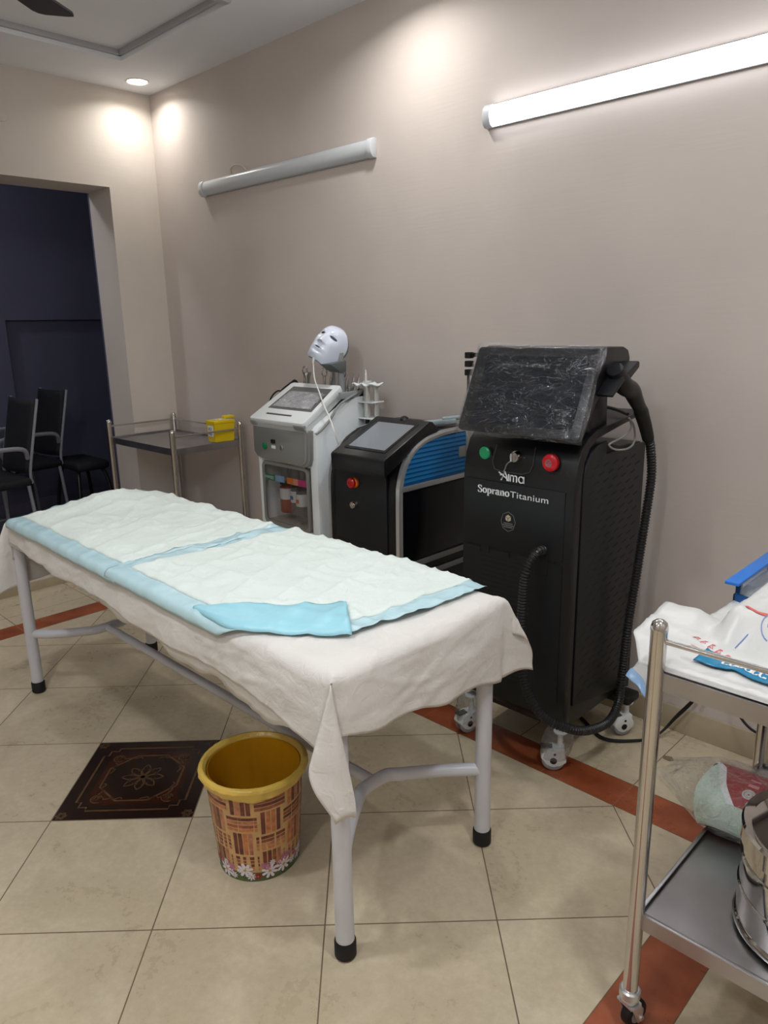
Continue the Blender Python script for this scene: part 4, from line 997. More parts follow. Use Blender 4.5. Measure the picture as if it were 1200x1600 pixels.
# buttons
disc(t,'stop_button_base',-2.181,.877,YA-.008,.021,.012,mat('orange_collar',(230,110,30),.35))
sb=disc(t,'emergency_stop_button',-2.187,.877,YA-.02,.0215,.014,mat('red_button',(196,22,26),.3),'red mushroom stop button')
bb=MB(); bb.strokes([[(-2.187+.009*math.cos(k*PI/8),.877+.009*math.sin(k*PI/8)) for k in range(17)],[(-2.192,.877),(-2.182,.877)]],lambda x,y,u:Vector((x,YA-.0338-u,y)),.0025); bb.build('button_mark',mat('dark_mark',(70,20,24),.4),sb)
kl=disc(t,'key_lock',-2.187,.782,YA-.008,.017,.018,M_chrome); disc(kl,'key_slot',-2.187,.782,YA-.026,.008,.003,M_greyp)
# small grey handpiece lying on top + white lead
HPc=thing('grey_handpiece','small grey handpiece with white lead lying on top of the low black machine','handpiece',(-2.0,2.38,1.1))
bb=MB(); Mh=Matrix.Translation((-1.99,2.385,1.112))@Matrix.Rotation(math.radians(38),4,'Z')@Matrix.Rotation(math.radians(-6),4,'Y')
bb.box(-.085,.06,-.022,.022,-.013,.008,.005,M=Mh); bb.box(.0,.075,-.02,.02,.004,.016,.004,M=Mh); bb.build('handle',mat('pale_grey_blue_plastic',(150,166,170),.35),HPc)
bb=MB(); bb.tube([(-1.945,2.43,1.118),(-1.91,2.42,1.122),(-1.88,2.40,1.115),(-1.865,2.39,1.08),(-1.87,2.41,1.03),(-1.90,2.45,.985)],.004,8,6); bb.build('lead',mat('pale_grey_cable',(190,192,190),.4),HPc)
bb=MB(); bb.box(X0+.01,X1-.01,YA+.01,YB_-.01,.085,.14,.004); bb.build('base',M_blk,t)
for x in (X0+.05,X1-.05):
    for y in (YA+.06,YB_-.06): caster(t,x,y,.09,r=.032,ang=R_.uniform(0,6),mats=(M_blk,M_blkr))

# ================================================================ M3 : tall black diode laser machine
X0,X1,YA,YE=-1.572,-1.136,2.0,2.47
t=thing('diode_laser_machine','tall black hair removal machine with wrapped screen and ribbed hose, rightmost of the three','machine',((X0+X1)/2,2.22,0))
M3=t
prof=[(YA+.03,.165),(YA+.004,.20),(YA,.26),(YA,.95),(YA+.004,1.02),(YA+.014,1.08),(YA+.034,1.125),(YA+.07,1.158),(YA+.12,1.178),(YA+.25,1.192),(2.44,1.213),(2.445,1.20),(2.26,1.172)]
inner=[(YA+.13,1.15),(YA+.085,1.125),(YA+.055,1.085),(YA+.045,1.03),(YA+.042,.2)]
bb=MB(); bb.prism(prof+inner,'x',X0,X1,bev=.003); bb.build('front_shell',M_blk,t)
# core box
core=[(YA+.04,.165),(YE-.01,.155),(YE-.01,1.10),(2.30,1.105),(2.2,1.13),(YA+.12,1.13),(YA+.06,1.06)]
bb=MB(); bb.prism(core,'x',X0+.004,X1-.012,bev=.003); bb.build('core',M_blk,t)
for s,xo in ((1,X1),(-1,X0)):
    sp=[(YA+.055,.24),(YA+.052,1.03),(YA+.062,1.07),(YA+.09,1.108),(YA+.13,1.128),(YA+.19,1.137),(YA+.19,1.092),(YE,1.098),(YE,.155),(YA+.36,.185)]
    bb=MB(); bb.prism(sp,'x',xo-s*.010,xo+s*.001,bev=.002); pn=bb.build('slotted_side_panel',M_blk2,t)
    bb=MB()
    for r in range(30):
        for c in range(6):
            y=YA+.085+c*.063+(.03 if r%2 else 0); z=.27+r*.027
            if y>YE-.05 or z>1.06: continue
            bb.prism([(y,z),(y+.032,z+.008),(y+.032,z+.012),(y,z+.004)],'x',xo+s*.0008,xo+s*.0016)
    bb.build('vent_slots',M_blkr,pn)
# front panels: groove lines, lower vent grille
bb=MB(); bb.box(X0+.006,X1-.03,YA-.003,YA+.002,.815-.055,.992,.0015); up_=bb.build('upper_front_panel',M_blk2,t)
bb=MB(); 
bb.prism([(X0+.006,.30),(X0+.006,.752),(X0+.08,.752),(X0+.08,.735),(X0+.12,.735),(X0+.12,.752),(X0+.20,.752),(X0+.20,.735),(X0+.235,.735),(X0+.235,.752),(X1-.13,.752),(X1-.13,.70),(X1-.085,.70),(X1-.085,.752),(X1-.03,.752),(X1-.03,.26),(X1-.1,.20),(X0+.1,.20),(X0+.006,.24)],'y',YA-.003,YA+.002); lo_=bb.build('lower_front_panel',M_blk2,t)
bb=MB()
for k in range(26):
    z=.72-k*.0175
    for (a_,c_) in ((X0+.08,X0+.19),(X0+.205,X0+.29)):
        bb.box(a_+(0 if k%2 else .006),c_,YA-.0036,YA-.002,z,z+.006)
bb.build('vent_slots',M_blkr,lo_)
bb=MB(); bb.box(X0+.082,X0+.118,YA-.0034,YA-.001,.735,.765); bb.build('latch_recess',M_blkr,up_)
# raised U-shaped recess line around key
bb=MB(); bb.strokes([[(X0+.125,1.115),(X0+.118,1.06),(X0+.13,1.035),(X0+.16,1.03),(X0+.24,1.03),(X0+.268,1.04),(X0+.278,1.065),(X0+.275,1.12)]],lambda x,z,u:Vector((x,YA+.001+(.0 if z<1.0 else (z-1.0)**2*1.6)-u-.001,z)),.0022); bb.build('key_recess_line',M_dgrey,t)
yz=lambda z: YA+ (0 if z<.95 else (.06*(z-.95)/1 if z<1.02 else .004+(.010*(z-1.02)/.06)))
bt=disc(t,'start_button',-1.489,1.083,YA+.014,.0215,.010,mat('green_lit_button',(10,110,64),.25,emit=(60,200,140),es=.12),'green start button')
disc(t,'button_ring',-1.489,1.083,YA+.016,.0265,.005,M_blk)
kb=disc(t,'key_switch',-1.361,1.084,YA+.016,.02,.022,M_chrome,'silver key switch')
bb=MB(); bb.box(-1.364,-1.358,YA-.022,YA-.004,1.072,1.098,.001); bb.build('key',M_alu,kb)
bb=MB(); bb.tube([(-1.362,YA-.018,1.075),(-1.38,YA-.016,1.06),(-1.392,YA-.010,1.04),(-1.40,YA-.006,1.032)],.0018,6,4); bb.build('key_tag',M_alu,kb)
st_=disc(t,'emergency_stop_button',-1.224,1.082,YA+.014,.029,.020,mat('red_button2',(206,28,42),.3),'large red mushroom stop button',36,[(.0005,.028),(.012,.028),(.02,.026),(.027,.022),(.029,.016),(.028,.009),(.020,.004),(.020,0)])
bb=MB(); bb.strokes([[(-1.224+.010*math.cos(k*PI/8),1.082+.010*math.sin(k*PI/8)) for k in range(17)],[(-1.231,1.085),(-1.217,1.085)],[(-1.231,1.079),(-1.217,1.079)]],lambda x,y,u:Vector((x,YA-.0142-u,y)),.003); bb.build('button_mark',mat('grey_mark',(130,120,124),.4),st_)

# ---- lettering
M_let=mat('white_lettering',(226,228,228),.4)
def arc(cx,cy,rx,ry,a0_,a1_,n=12): return [(cx+rx*math.cos(math.radians(a0_+(a1_-a0_)*k/n)),cy+ry*math.sin(math.radians(a0_+(a1_-a0_)*k/n))) for k in range(n+1)]
def serif_text():
    """'Soprano' in bold serif pen strokes, unit x-height = 1; returns (thick lines, serif lines, advance)"""
    G={}
    G['S']=([arc(.42,1.12,.34,.30,35,180,10)+arc(.42,.5,.36,.38,90+40,-90-50,14)][0:0],[],1)
    out=[];ser=[];x=0
    # S
    S=[(.70,1.12),(.62,1.33),(.40,1.44),(.18,1.33),(.12,1.12),(.2,.93),(.42,.78),(.64,.62),(.74,.38),(.64,.12),(.40,0),(.16,.08),(.06,.34)]
    out.append([tuple(p) for p in catmull([Vector(p) for p in S],5)]); ser+=[[(.70,1.02),(.70,1.44)],[(.06,0),(.06,.42)]]; x=.95
    def o_(x0): out.append(arc(x0+.40,.5,.31,.47,0,360,28)); return .84
    def stem(xx,y0,y1): out.append([(xx,y0),(xx,y1)])
    def sf(xx,y,w=.22): ser.append([(xx-w,y),(xx+w,y)])
    x+=o_(x)
    # p
    stem(x+.22,-.48,.98); sf(x+.22,-.46); ser.append([(x,.95),(x+.25,.95)]); out.append(arc(x+.42,.5,.34,.46,115,-115,18)); x+=.92
    # r
    stem(x+.22,0,.98); sf(x+.22,.03); ser.append([(x,.95),(x+.25,.95)]); ser.append([(x+.25,.68),(x+.36,.9),(x+.5,.97)]); out.append(arc(x+.52,.84,.06,.07,0,360,8)); x+=.70
    # a
    out.append([tuple(p) for p in catmull([Vector(p) for p in [(x+.16,.72),(x+.24,.93),(x+.42,.97),(x+.55,.85),(x+.57,.6),(x+.57,.12),(x+.68,.02),(x+.78,.1)]],4)])
    out.append(arc(x+.34,.27,.22,.24,60,330,14)); out.append([(x+.34,.52),(x+.57,.60)]); x+=.84
    # n
    stem(x+.22,0,.98); sf(x+.22,.03); ser.append([(x,.95),(x+.25,.95)]); out.append([tuple(p) for p in catmull([Vector(p) for p in [(x+.24,.72),(x+.42,.94),(x+.6,.94),(x+.70,.72),(x+.70,.3),(x+.70,0)]],4)]); sf(x+.70,.03); x+=.98
    x+=o_(x)
    return out,ser,x
out,ser,adv=serif_text()
xs_,xe=-1.506,-1.3755
k_=(xe-xs_)/adv; z0=.948
bb=MB(); F3=lambda x,y,u:Vector((xs_+x*k_,YA-.0031-u,z0+y*k_*.80))
bb.strokes(out,F3,.27,.09,.0005); bb.strokes(ser,F3,.08,.08,.0005)
bb.build('serif_lettering',M_let,t,label='white bold serif lettering reading Soprano',sharp=0,flat=True)
def font_text(txt,size,x,z,y,name,parent,m,xscale=1.,label=None,off=0):
    c=bpy.data.curves.new(name,'FONT'); c.body=txt; c.size=size; c.extrude=.0003; c.offset=off; c.space_character=1.05
    o=bpy.data.objects.new(name,c); COL.objects.link(o); bpy.context.view_layer.update()
    dg=bpy.context.evaluated_depsgraph_get(); me=bpy.data.meshes.new_from_object(o.evaluated_get(dg)); bpy.data.objects.remove(o)
    M=Matrix.Translation((x,y,z))@Matrix.Rotation(PI/2,4,'X')@Matrix.Diagonal((xscale,1,1,1)); me.transform(wm(parent).inverted()@M)
    me.materials.clear(); me.materials.append(m); o=bpy.data.objects.new(name,me); COL.objects.link(o); o.parent=parent
    if label: o['label']=label
    return o,max(v.co.x for v in me.vertices)-min(v.co.x for v in me.vertices)
o,wd=font_text('Titanium',.030,-1.373,z0,YA-.0034,'sans_lettering',t,M_let,1.0,'thin white lettering reading Titanium')
sxx=(.146)/wd
bpy.data.objects.remove(o); o,wd=font_text('Titanium',.030,-1.373,z0,YA-.0034,'sans_lettering',t,M_let,sxx,'thin white lettering reading Titanium')
# Alma logo
def logo():
    L1=[];L2=[]
    # A as a leaping figure
    L1+=[[(-.25,.95),(-.05,.80),(.10,.74)],[(.10,.10),(.28,.62),(.42,1.12)],[(.42,1.12),(.62,.62),(.72,.02)],[(.02,0),(.20,.42),(.34,.52),(.60,.30)],[(-.08,.62),(.18,.66),(.40,.95)]]
    x=.86; L1.append([(x,0),(x,.85)])
    x=1.06; L1+=[[(x,0),(x,.78)],arc(x+.17,.56,.17,.2,180,0,8)+[(x+.34,0)],arc(x+.51,.56,.17,.2,180,0,8)+[(x+.68,0)]]
    x=1.95; L1+=[arc(x+.28,.38,.27,.37,20,360,20),[(x+.56,.78),(x+.56,0)]]
    return L1
bb=MB(); lx,lz,lk=-1.424,1.001,.036
bb.strokes(logo(),lambda x,y,u:Vector((lx+.012+x*lk,YA-.0012-u,lz+y*lk*.78)),.115,.10,.0022); bb.build('logo_lettering',M_let,t,flat=True,label='small white lettering reading Alma with a figure-like A')
# badge
bb=MB(); bx,bz=-1.378,.862
hexo=[(bx+.029*math.cos(math.radians(90+45*k)),bz+.034*math.sin(math.radians(90+45*k))) for k in range(9)]
def B3(x,y,u): return Vector((x,YA-.0032-u,y))
bb.strokes([hexo],B3,.0016)
bb.strokes([[(bx-.022+.004*abs(k-1),bz-.006-k*.0065),(bx+.022-.004*abs(k-1),bz-.006-k*.0065)] for k in range(3)],B3,.0028)
bb.build('badge_outline',mat('badge_grey',(120,118,116),.4),t)
bb=MB(); bb.prism([(bx+.012*math.cos(math.radians(90+60*k)),bz+.012+.012*math.sin(math.radians(90+60*k))) for k in range(6)],'y',YA-.004,YA-.003); bb.build('badge_cube',mat('badge_cream',(196,184,160),.4),t)
bb=MB(); cz=bz+.012; bb.strokes([[(bx,cz),(bx,cz-.012)],[(bx,cz),(bx-.0104,cz+.006)],[(bx,cz),(bx+.0104,cz+.006)]],lambda x,y,u:Vector((x,YA-.0041-u,y)),.0014); bb.build('badge_cube_lines',M_blkr,t)

# ---- monitor head
mA=Vector((0,1.935,1.168)); mB=Vector((0,2.052,1.432)); md=(mB-mA).normalized(); mn=Vector((0,-md.z,md.y)); ml=(mB-mA).length
MX0,MX1=-1.545,-1.093; mw=MX1-MX0
MM=Matrix(((1,0,0,MX0),(0,md.y,mn.y,mA.y),(0,md.z,mn.z,mA.z),(0,0,0,1)))
bb=MB(); bb.prism([(1.942,1.166),(2.058,1.430),(2.075,1.437),(2.195,1.434),(2.225,1.424),(2.240,1.400),(2.238,1.375),(2.10,1.325),(2.04,1.27),(1.985,1.19),(1.96,1.162)],'x',MX0+.012,MX1-.006,bev=.006); hd=bb.build('monitor_housing',M_blk,t)
bb=MB(); bb.prism(rrect(0,mw,0,ml,.012,4),'z',-.012,.006,bev=.003,M=MM); bb.build('monitor_bezel',M_blk,hd)
bb=MB(); bb.prism(rrect(.045,mw-.03,.03,ml-.03,.004,3),'z',.006,.0068,M=MM); bb.build('screen',mat('dark_screen',(22,26,36),.12),hd)
bb=MB(); bb.prism([(2.10,1.17),(2.10,1.34),(2.20,1.36),(2.21,1.17)],'x',-1.42,-1.150,bev=.004); bb.build('neck',M_blk,t)
film('monitor_wrap',(225,230,240),.006,.12,13,(.8,1.8,1.8),.010,.42,fm=.016)
def mf(u,v):
    e=min(u,1-u,v,1-v)
    h_=.014+.0035*N3(u*6,v*5,2)+.0015*N3(u*17,v*13,5)
    if e<.03: h_-=.012*(1-e/.03)
    ex=.014*N3(u*4,v*4,8) if e<.02 else 0
    return MM@Vector((-.012+(mw+.024)*u+ex,-.010+(ml+.022)*v+ex,h_))
bb=MB(); bb.grid(mf,90,60); bb.build('plastic_film',MATS['monitor_wrap'],hd,sharp=0,label='clear crinkled protective film')
# crumpled film edge at left
bb=MB(); bb.grid(lambda u,v:MM@Vector((-.004-.03*u*(1+.5*N3(v*9,1,1)),ml*(-.03+1.05*v),.004-.045*u+.008*N3(u*6,v*11,3))),8,40); bb.build('film_edge',MATS['monitor_wrap'],hd,sharp=0)
# clip-on bits at left behind monitor
bb=MB()
for z in (1.33,1.36,1.39): bb.box(-1.66,-1.635,2.11,2.135,z,z+.022,.003)
bb.tube([(-1.648,2.12,1.33),(-1.655,2.13,1.25),(-1.64,2.14,1.15),(-1.60,2.16,1.06)],.005,8,5); bb.box(-1.665,-1.50,2.12,2.145,1.395,1.41,.003); bb.build('left_cable_clip',M_blk,t)

# ---- handpiece holder + handpiece + hose
bb=MB(); Hm=Matrix(((0,0,1,0),(1,0,0,0),(0,1,0,0),(0,0,0,1)))
bb.prism([(2.03,1.300),(2.036,1.292),(2.10,1.335),(2.135,1.338),(2.195,1.372),(2.195,1.388),(2.185,1.392),(2.12,1.362),(2.10,1.362)],'x',-1.098,-1.045,bev=.003); bb.cyl((-1.10,2.188,1.378),(-1.05,2.188,1.378),.010); bb.build('handpiece_holder',M_blk,t)
HND=[(-1.07,2.085,1.372),(-1.07,2.115,1.345),(-1.07,2.150,1.318),(-1.07,2.20,1.30),(-1.07,2.235,1.268),(-1.07,2.27,1.236),(-1.07,2.288,1.214)]
bb=MB(); bb.tube(HND,.025,20,5,rf=lambda q:.021+.008*math.sin(PI*min(1,q*1.1+.15))+(.002 if q>.85 else 0)); hnd=bb.build('handpiece',M_blk,t,label='black grip handpiece in its holder')
bb=MB(); bb.tube([(-1.07,2.284,1.218),(-1.07,2.31,1.185),(-1.07,2.338,1.142),(-1.07,2.345,1.128)],.02,20,4,rf=lambda q:.0225-.004*q); bb.build('strain_relief',M_blkr,hnd)
pts=[(-1.07,2.338,1.140),(-1.068,2.362,1.10),(-1.066,2.382,1.0),(-1.07,2.372,.87),(-1.075,2.345,.67),(-1.08,2.315,.47),(-1.085,2.305,.28),(-1.075,2.27,.19),(-1.065,2.18,.155),(-1.075,2.06,.172),(-1.10,1.975,.205),(-1.165,1.915,.25),(-1.225,1.90,.345),(-1.262,1.92,.489),(-1.267,1.93,.646),(-1.258,1.935,.737),(-1.240,1.965,.79),(-1.236,2.01,.79)]
hp_=catmull([Vector(p) for p in pts],26)
# resample evenly and make ribs
cum=[0]
for a_,c_ in zip(hp_,hp_[1:]): cum.append(cum[-1]+(c_-a_).length)
Ltot=cum[-1]; stp=.0026; res=[];j=0
for k in range(int(Ltot/stp)):
    d=k*stp
    while cum[j+1]<d: j+=1
    f_=(d-cum[j])/max(1e-9,cum[j+1]-cum[j]); res.append(hp_[j].lerp(hp_[j+1],f_))
nR=len(res)-1
bb=MB(); bb.tube(res,.0,14,0,rf=lambda q:.0135+.0024*(1 if int(round(q*nR))%4<2 else -0.3)); bb.build('ribbed_hose',mat('black_hose',(34,34,36),.32),t,sharp=20)
bb=MB(); bb.prism(rrect(X1-.13,X1-.083,.70,.80,.008,3),'y',YA-.004,YA-.0015); bb.build('hose_port',M_blkr,lo_)
# thin grey lead at side
bb=MB(); bb.tube([(-1.12,2.30,1.20),(-1.115,2.31,1.17),(-1.118,2.28,1.145),(-1.125,2.20,1.13),(-1.125,2.185,1.122),(-1.12,2.22,1.105),(-1.112,2.29,1.10),(-1.108,2.325,1.12),(-1.11,2.32,1.17),(-1.12,2.30,1.20)],.0032,8,6); bb.build('grey_lead',mat('grey_lead_plastic',(150,150,146),.4),t)
bb=MB(); bb.tube([(-1.40,2.35,1.215),(-1.30,2.37,1.225),(-1.2,2.34,1.222),(-1.13,2.31,1.21)],.006,8,6); bb.build('rear_handle',M_blk,t)
# bottom plate and casters
bb=MB(); bb.box(X0+.03,X1-.03,YA+.05,YE-.03,.135,.17,.004); bb.box(X1-.10,X1+.055,2.37,2.46,.125,.16,.012); bb.build('base_plate',M_blk,t)
film('caster_bag',(225,228,230),.12,.12,30,dist=.02,glint=.35)
caster(t,-1.165,2.035,.15,r=.040,ang=math.radians(35),mats=(M_white,M_cw),dual=True,wrap=True,label='white twin-wheel caster in plastic wrap')
caster(t,-1.548,2.03,.15,r=.040,ang=math.radians(75),mats=(M_white,M_cw),dual=True,wrap=True)
caster(t,-1.105,2.405,.135,r=.038,ang=math.radians(60),mats=(M_white,M_cw),dual=True)
caster(t,-1.52,2.40,.15,r=.038,ang=math.radians(100),mats=(M_white,M_cw),dual=True)
# foot pedal/cables on the floor
bb=MB()
for k,off in enumerate((0,.006,-.006)):
    bb.tube([(-1.40,2.44,.02),(-1.25,2.36+off,.006),(-1.14,2.30+off,.006),(-1.05,2.36+off,.006),(-1.0,2.44+off,.01),(-.95,2.49-off*.3,.09+off),(-.90,2.505-abs(off)*.3,.17+off),(-.865,2.53,.255),(-.86,2.545,.31)],.0034,8,8)
tag(bb.build('power_cables',M_blkr),'bundle of black power cables curving from the tall machine up to the wall','cable')
bb=MB(); bb.tube([(-.772,2.535,.26),(-.765,2.50,.215),(-.72,2.47,.175),(-.67,2.46,.152),(-.60,2.47,.15)],.0045,8,8); tag(bb.build('power_cable',M_blkr),'single black cable hanging behind the right-hand trolley','cable')

# ================================================================ right cart contents
M_poly=mat('printed_plastic_sheet',(208,208,205),.3,spec=.5,bump=.003,bs=18)
zc=.864
def cs(u,v,e=0):
    # u across (x), v along +Y; folded open wrapper lying over the tray
    x=-.565+.53*u; y=1.30+.74*v
    x+=.035*(v-.2)*(1-u)*1.2
    # near-left corner sticks out to the left
    cnr=max(0,1-u/.22)*min(1,v/.07)*max(0,min(1,(.36-v)/.05))
    x-=(.042+.08*v)*cnr
    z=zc+.006+.004*N3(x*6,y*5,2)+.003*N3(x*20,y*17,4)+.8*crease(x*2,y*2)
    z+=.030*cnr+.020*math.exp(-((u-.08)/.06)**2)*max(0,1-abs(v-.30)/.16)
    pl=max(0,min(1,(x+.515)/.05))*max(0,min(1,(y-1.41)/.08))*max(0,min(1,(1.98-y)/.08))
    pl=pl*pl*(3-2*pl); z+=.078*pl
    if v<.05: z=zc+.0005+(z-zc-.0005)*(v/.05)**.6
    return Vector((x,y-.012*max(0,1-v/.1),z+e))
bb=MB(); bb.grid(lambda u,v:cs(u,v),70,90); o=bb.build('plastic_sheet',M_poly,None,sharp=0); solid(o,.001,1)
tag(o,'white printed plastic sheet spread over the top of the right-hand trolley','sheet')
SH=o
# prints on the sheet
def onsheet(x,y,u): # x,y in metres in tray plane
    U=(x+.565)/.53; V_=(y-1.30)/.74
    for _ in range(3):
        p=cs(U,V_); U+=(x-p.x)/.53; V_+=(y-p.y)/.74
    return cs(U,V_,.0022+u)
bb=MB()
rg=R_.random
L_=[]
for k in range(5):
    cx=-.530+.018*k; cy=1.425-.006*k; L_+=[[(cx,cy),(cx+.006,cy+.012),(cx+.011,cy+.001),(cx+.002,cy+.004)],[(cx+.005,cy+.012),(cx+.012,cy+.011)]]
L_+=[[(-.52,1.395),(-.44,1.372)],[(-.43,1.392),(-.415,1.398),(-.42,1.378),(-.43,1.392)],[(-.48,1.365),(-.47,1.350),(-.45,1.35)]]
bb.strokes(L_,onsheet,.0018); bb.build('red_print',mat('red_ink',(214,96,92),.5),SH)
bb=MB(); bb.strokes([[(-.455,1.505),(-.43,1.49),(-.41,1.485)]],onsheet,.008); bb.build('red_print',mat('red_ink',(214,96,92),.5),SH)
bb=MB(); L_=[[(-.50,1.50),(-.485,1.53)],[(-.49,1.497),(-.475,1.527)]]
M_bi=mat('pale_blue_ink',(120,140,190),.5); bb.strokes(L_,onsheet,.002); bb.build('blue_print',M_bi,SH); bb=MB(); L_=[]
for cx,cy,r_ in ((-.385,1.47,.028),(-.36,1.60,.035),(-.33,1.40,.022)):
    bb=MB(); bb.strokes([arc(cx,cy,r_,r_*.8,20,250,16),arc(cx,cy,r_*.6,r_*.45,0,200,10)],onsheet,.002); bb.build('blue_print',M_bi,SH)
bb=MB()
for k in range(7): L_.append([(-.40+.02*k,1.345+.004*(k%2)),(-.385+.02*k,1.362),(-.372+.02*k,1.348)])
L_.append([(-.445,1.43),(-.43,1.45)]); 
bb.strokes(L_,onsheet,.0020); bb.build('blue_print',M_bi,SH)
# teal packet label lying on the sheet
def tealf(u,v,e=0):
    x=-.488+.20*u; y=1.334+.062*v*(1-.35*u)+.012*math.sin(u*5); p=onsheet(x,y,0)
    return p+Vector((0,0,.004+.006*math.sin(u*9+v*3)*v*.6+e))
bb=MB(); bb.grid(tealf,40,10); o=bb.build('teal_packet',mat('teal_foil',(16,122,164),.3),None,sharp=0,label=None); solid(o,.0015,1)
tag(o,'flattened teal wrapper with white lettering lying on the plastic sheet','wrapper')
bb=MB(); L_=[]
for k in range(6):
    u0=.24+.07*k; L_.append(arc(u0,.5,.028,.22,30,330,9)); 
    if k%2: L_.append([(u0+.03,.3),(u0+.03,.85)])
bb.strokes(L_,lambda x,y,u:tealf(x,y,.002+u),.022,.014,.0004); bb.build('white_script',M_let,o)
# blue-edged underpad hanging from the cart's left corner
M_filmb=mat('blue_edge_film',(150,186,226),.3,spec=.5,bump=.002,bs=20)
bb=MB()
def hang_(u,v):
    # triangular hanging corner
    a_=Vector((-.530,1.300,.866)); b_=Vector((-.600,1.43,.868)); c_=Vector((-.625,1.345,.800)); d0=Vector((-.525,1.300,.772))
    p=(a_.lerp(b_,v)).lerp(d0.lerp(c_,v) if v<1 else c_,u)
    return p+Vector((-.006*math.sin(v*6),0,.004*N3(u*5,v*5,1)))
bb.grid(hang_,16,16); o=bb.build('hanging_pad_corner',M_poly,None,sharp=0); solid(o,.0012,0)
tag(o,'underpad corner with pale blue edge hanging off the trolley by its near post','underpad')
bb=MB(); bb.grid(lambda u,v:hang_(.80+.20*u,v)+Vector((-.0015,-.0015,0)),8,16); e_=bb.build('blue_edge',M_filmb,o,sharp=0); solid(e_,.001,0)

# blue rack beside/behind the sheet
M_bl=mat('blue_plastic',(36,112,200),.35); M_bld=mat('dark_blue_plastic',(16,74,132),.4)
t=thing('blue_plastic_rack','blue plastic tray rack at the far edge of the right-hand trolley top','rack',(-.476,1.84,.862))
bx0,bx1,by0,by1=-.552,-.40,1.72,1.96
bb=MB(); bb.box(bx0,bx1,by0,by1,.862,.868,.001); bb.box(bx0,bx0+.004,by0,by1,.862,.892,.001); bb.box(bx1-.004,bx1,by0,by1,.862,.892,.001); bb.box(bx0,bx1,by0,by0+.004,.862,.892,.001); bb.box(bx0,bx1,by1-.004,by1,.862,.892,.001); bb.build('lower_tray',M_bld,t)
bb=MB()
for x,y in ((bx0+.008,by0+.01),(bx1-.008,by0+.01),(bx0+.008,by1-.01),(bx1-.008,by1-.01)): bb.box(x-.006,x+.006,y-.006,y+.006,.865,.925,.001)
bb.build('corner_posts',M_bld,t)
bb=MB(); bb.box(bx0-.012,bx0+.02,by0-.03,by1+.02,.922,.930,.002); bb.box(bx1-.02,bx1+.012,by0-.03,by1+.02,.922,.930,.002); bb.box(bx0,bx1,by1-.02,by1+.012,.922,.930,.002); bb.build('top_rim',M_bl,t)
bb=MB(); bb.box(bx0+.002,bx1-.002,by0+.004,by1-.004,.893,.92,.002); bb.build('clear_bin',film('clear_bin_plastic',(225,232,236),.18,.1,9,dist=.004,glint=.15),t)

# steel drum on lower shelf
DC=Vector((-.244,1.487,.3065)); dr,dh=.156,.208
t=thing('sterilising_drum','round polished steel sterilising drum with domed lid on the lower trolley shelf','drum',tuple(DC))
bb=MB(); bb.lathe([(.001,0),(dr+.005,0),(dr+.006,.004),(dr+.004,.012),(dr,.016),(dr,.075),(dr+.003,.077),(dr+.003,.083),(dr,.085),(dr,.145),(dr+.003,.147),(dr+.003,.153),(dr,.155),(dr,dh),(.001,dh)],DC,72); bb.build('drum_body',M_mir,t)
bb=MB(); bb.lathe([(dr+.001,dh-.022),(dr+.006,dh-.024),(dr+.007,dh+.012),(dr+.003,dh+.018),(dr-.006,dh+.014),(dr-.012,dh+.010),(.09,dh+.014),(.04,dh+.020),(.001,dh+.022)],DC,72,caps=False); ld=bb.build('lid',M_mir,t)
bb=MB(); bb.tube([DC+Vector((-.035,0,dh+.018)),DC+Vector((-.03,0,dh+.042)),DC+Vector((0,0,dh+.05)),DC+Vector((.03,0,dh+.042)),DC+Vector((.035,0,dh+.018))],.005,10,5); bb.build('lid_handle',M_chrome,ld)
ang=math.atan2(-DC.y,-DC.x)-.28
bb=MB()
for k in range(3):
    a_=ang; z=.118+k*.017-.008
    p=DC+Vector(((dr+.0035)*math.cos(a_),(dr+.0035)*math.sin(a_),z)); q=DC+Vector(((dr-.001)*math.cos(a_),(dr-.001)*math.sin(a_),z)); bb.cyl(q,p,.0055,n=12)
bb.build('air_holes',M_blkr,t)
bb=MB(); a_=ang+.35; tx=Vector((-math.sin(a_),math.cos(a_),0)); rd=Vector((math.cos(a_),math.sin(a_),0)); c0=DC+rd*(dr+.004)
bb.box(-.008,.008,-.002,.003,0,.05,.001,M=Matrix.Translation(c0+Vector((0,0,dh-.05)))@Matrix.Rotation(a_+PI/2,4,'Z')); bb.build('latch',M_chrome,t)
for s in (-1,1):
    bb=MB(); aa=s*PI/2+.75+PI/2+PI/2; rd=Vector((math.cos(aa),math.sin(aa),0)); tx=Vector((-rd.y,rd.x,0)); c0=DC+rd*dr+Vector((0,0,.125))
    bb.tube([c0-tx*.04,c0-tx*.04+rd*.02-Vector((0,0,.02)),c0+rd*.028-Vector((0,0,.03)),c0+tx*.04+rd*.02-Vector((0,0,.02)),c0+tx*.04],.004,8,4)
    bb.build('side_handle',M_chrome,t)

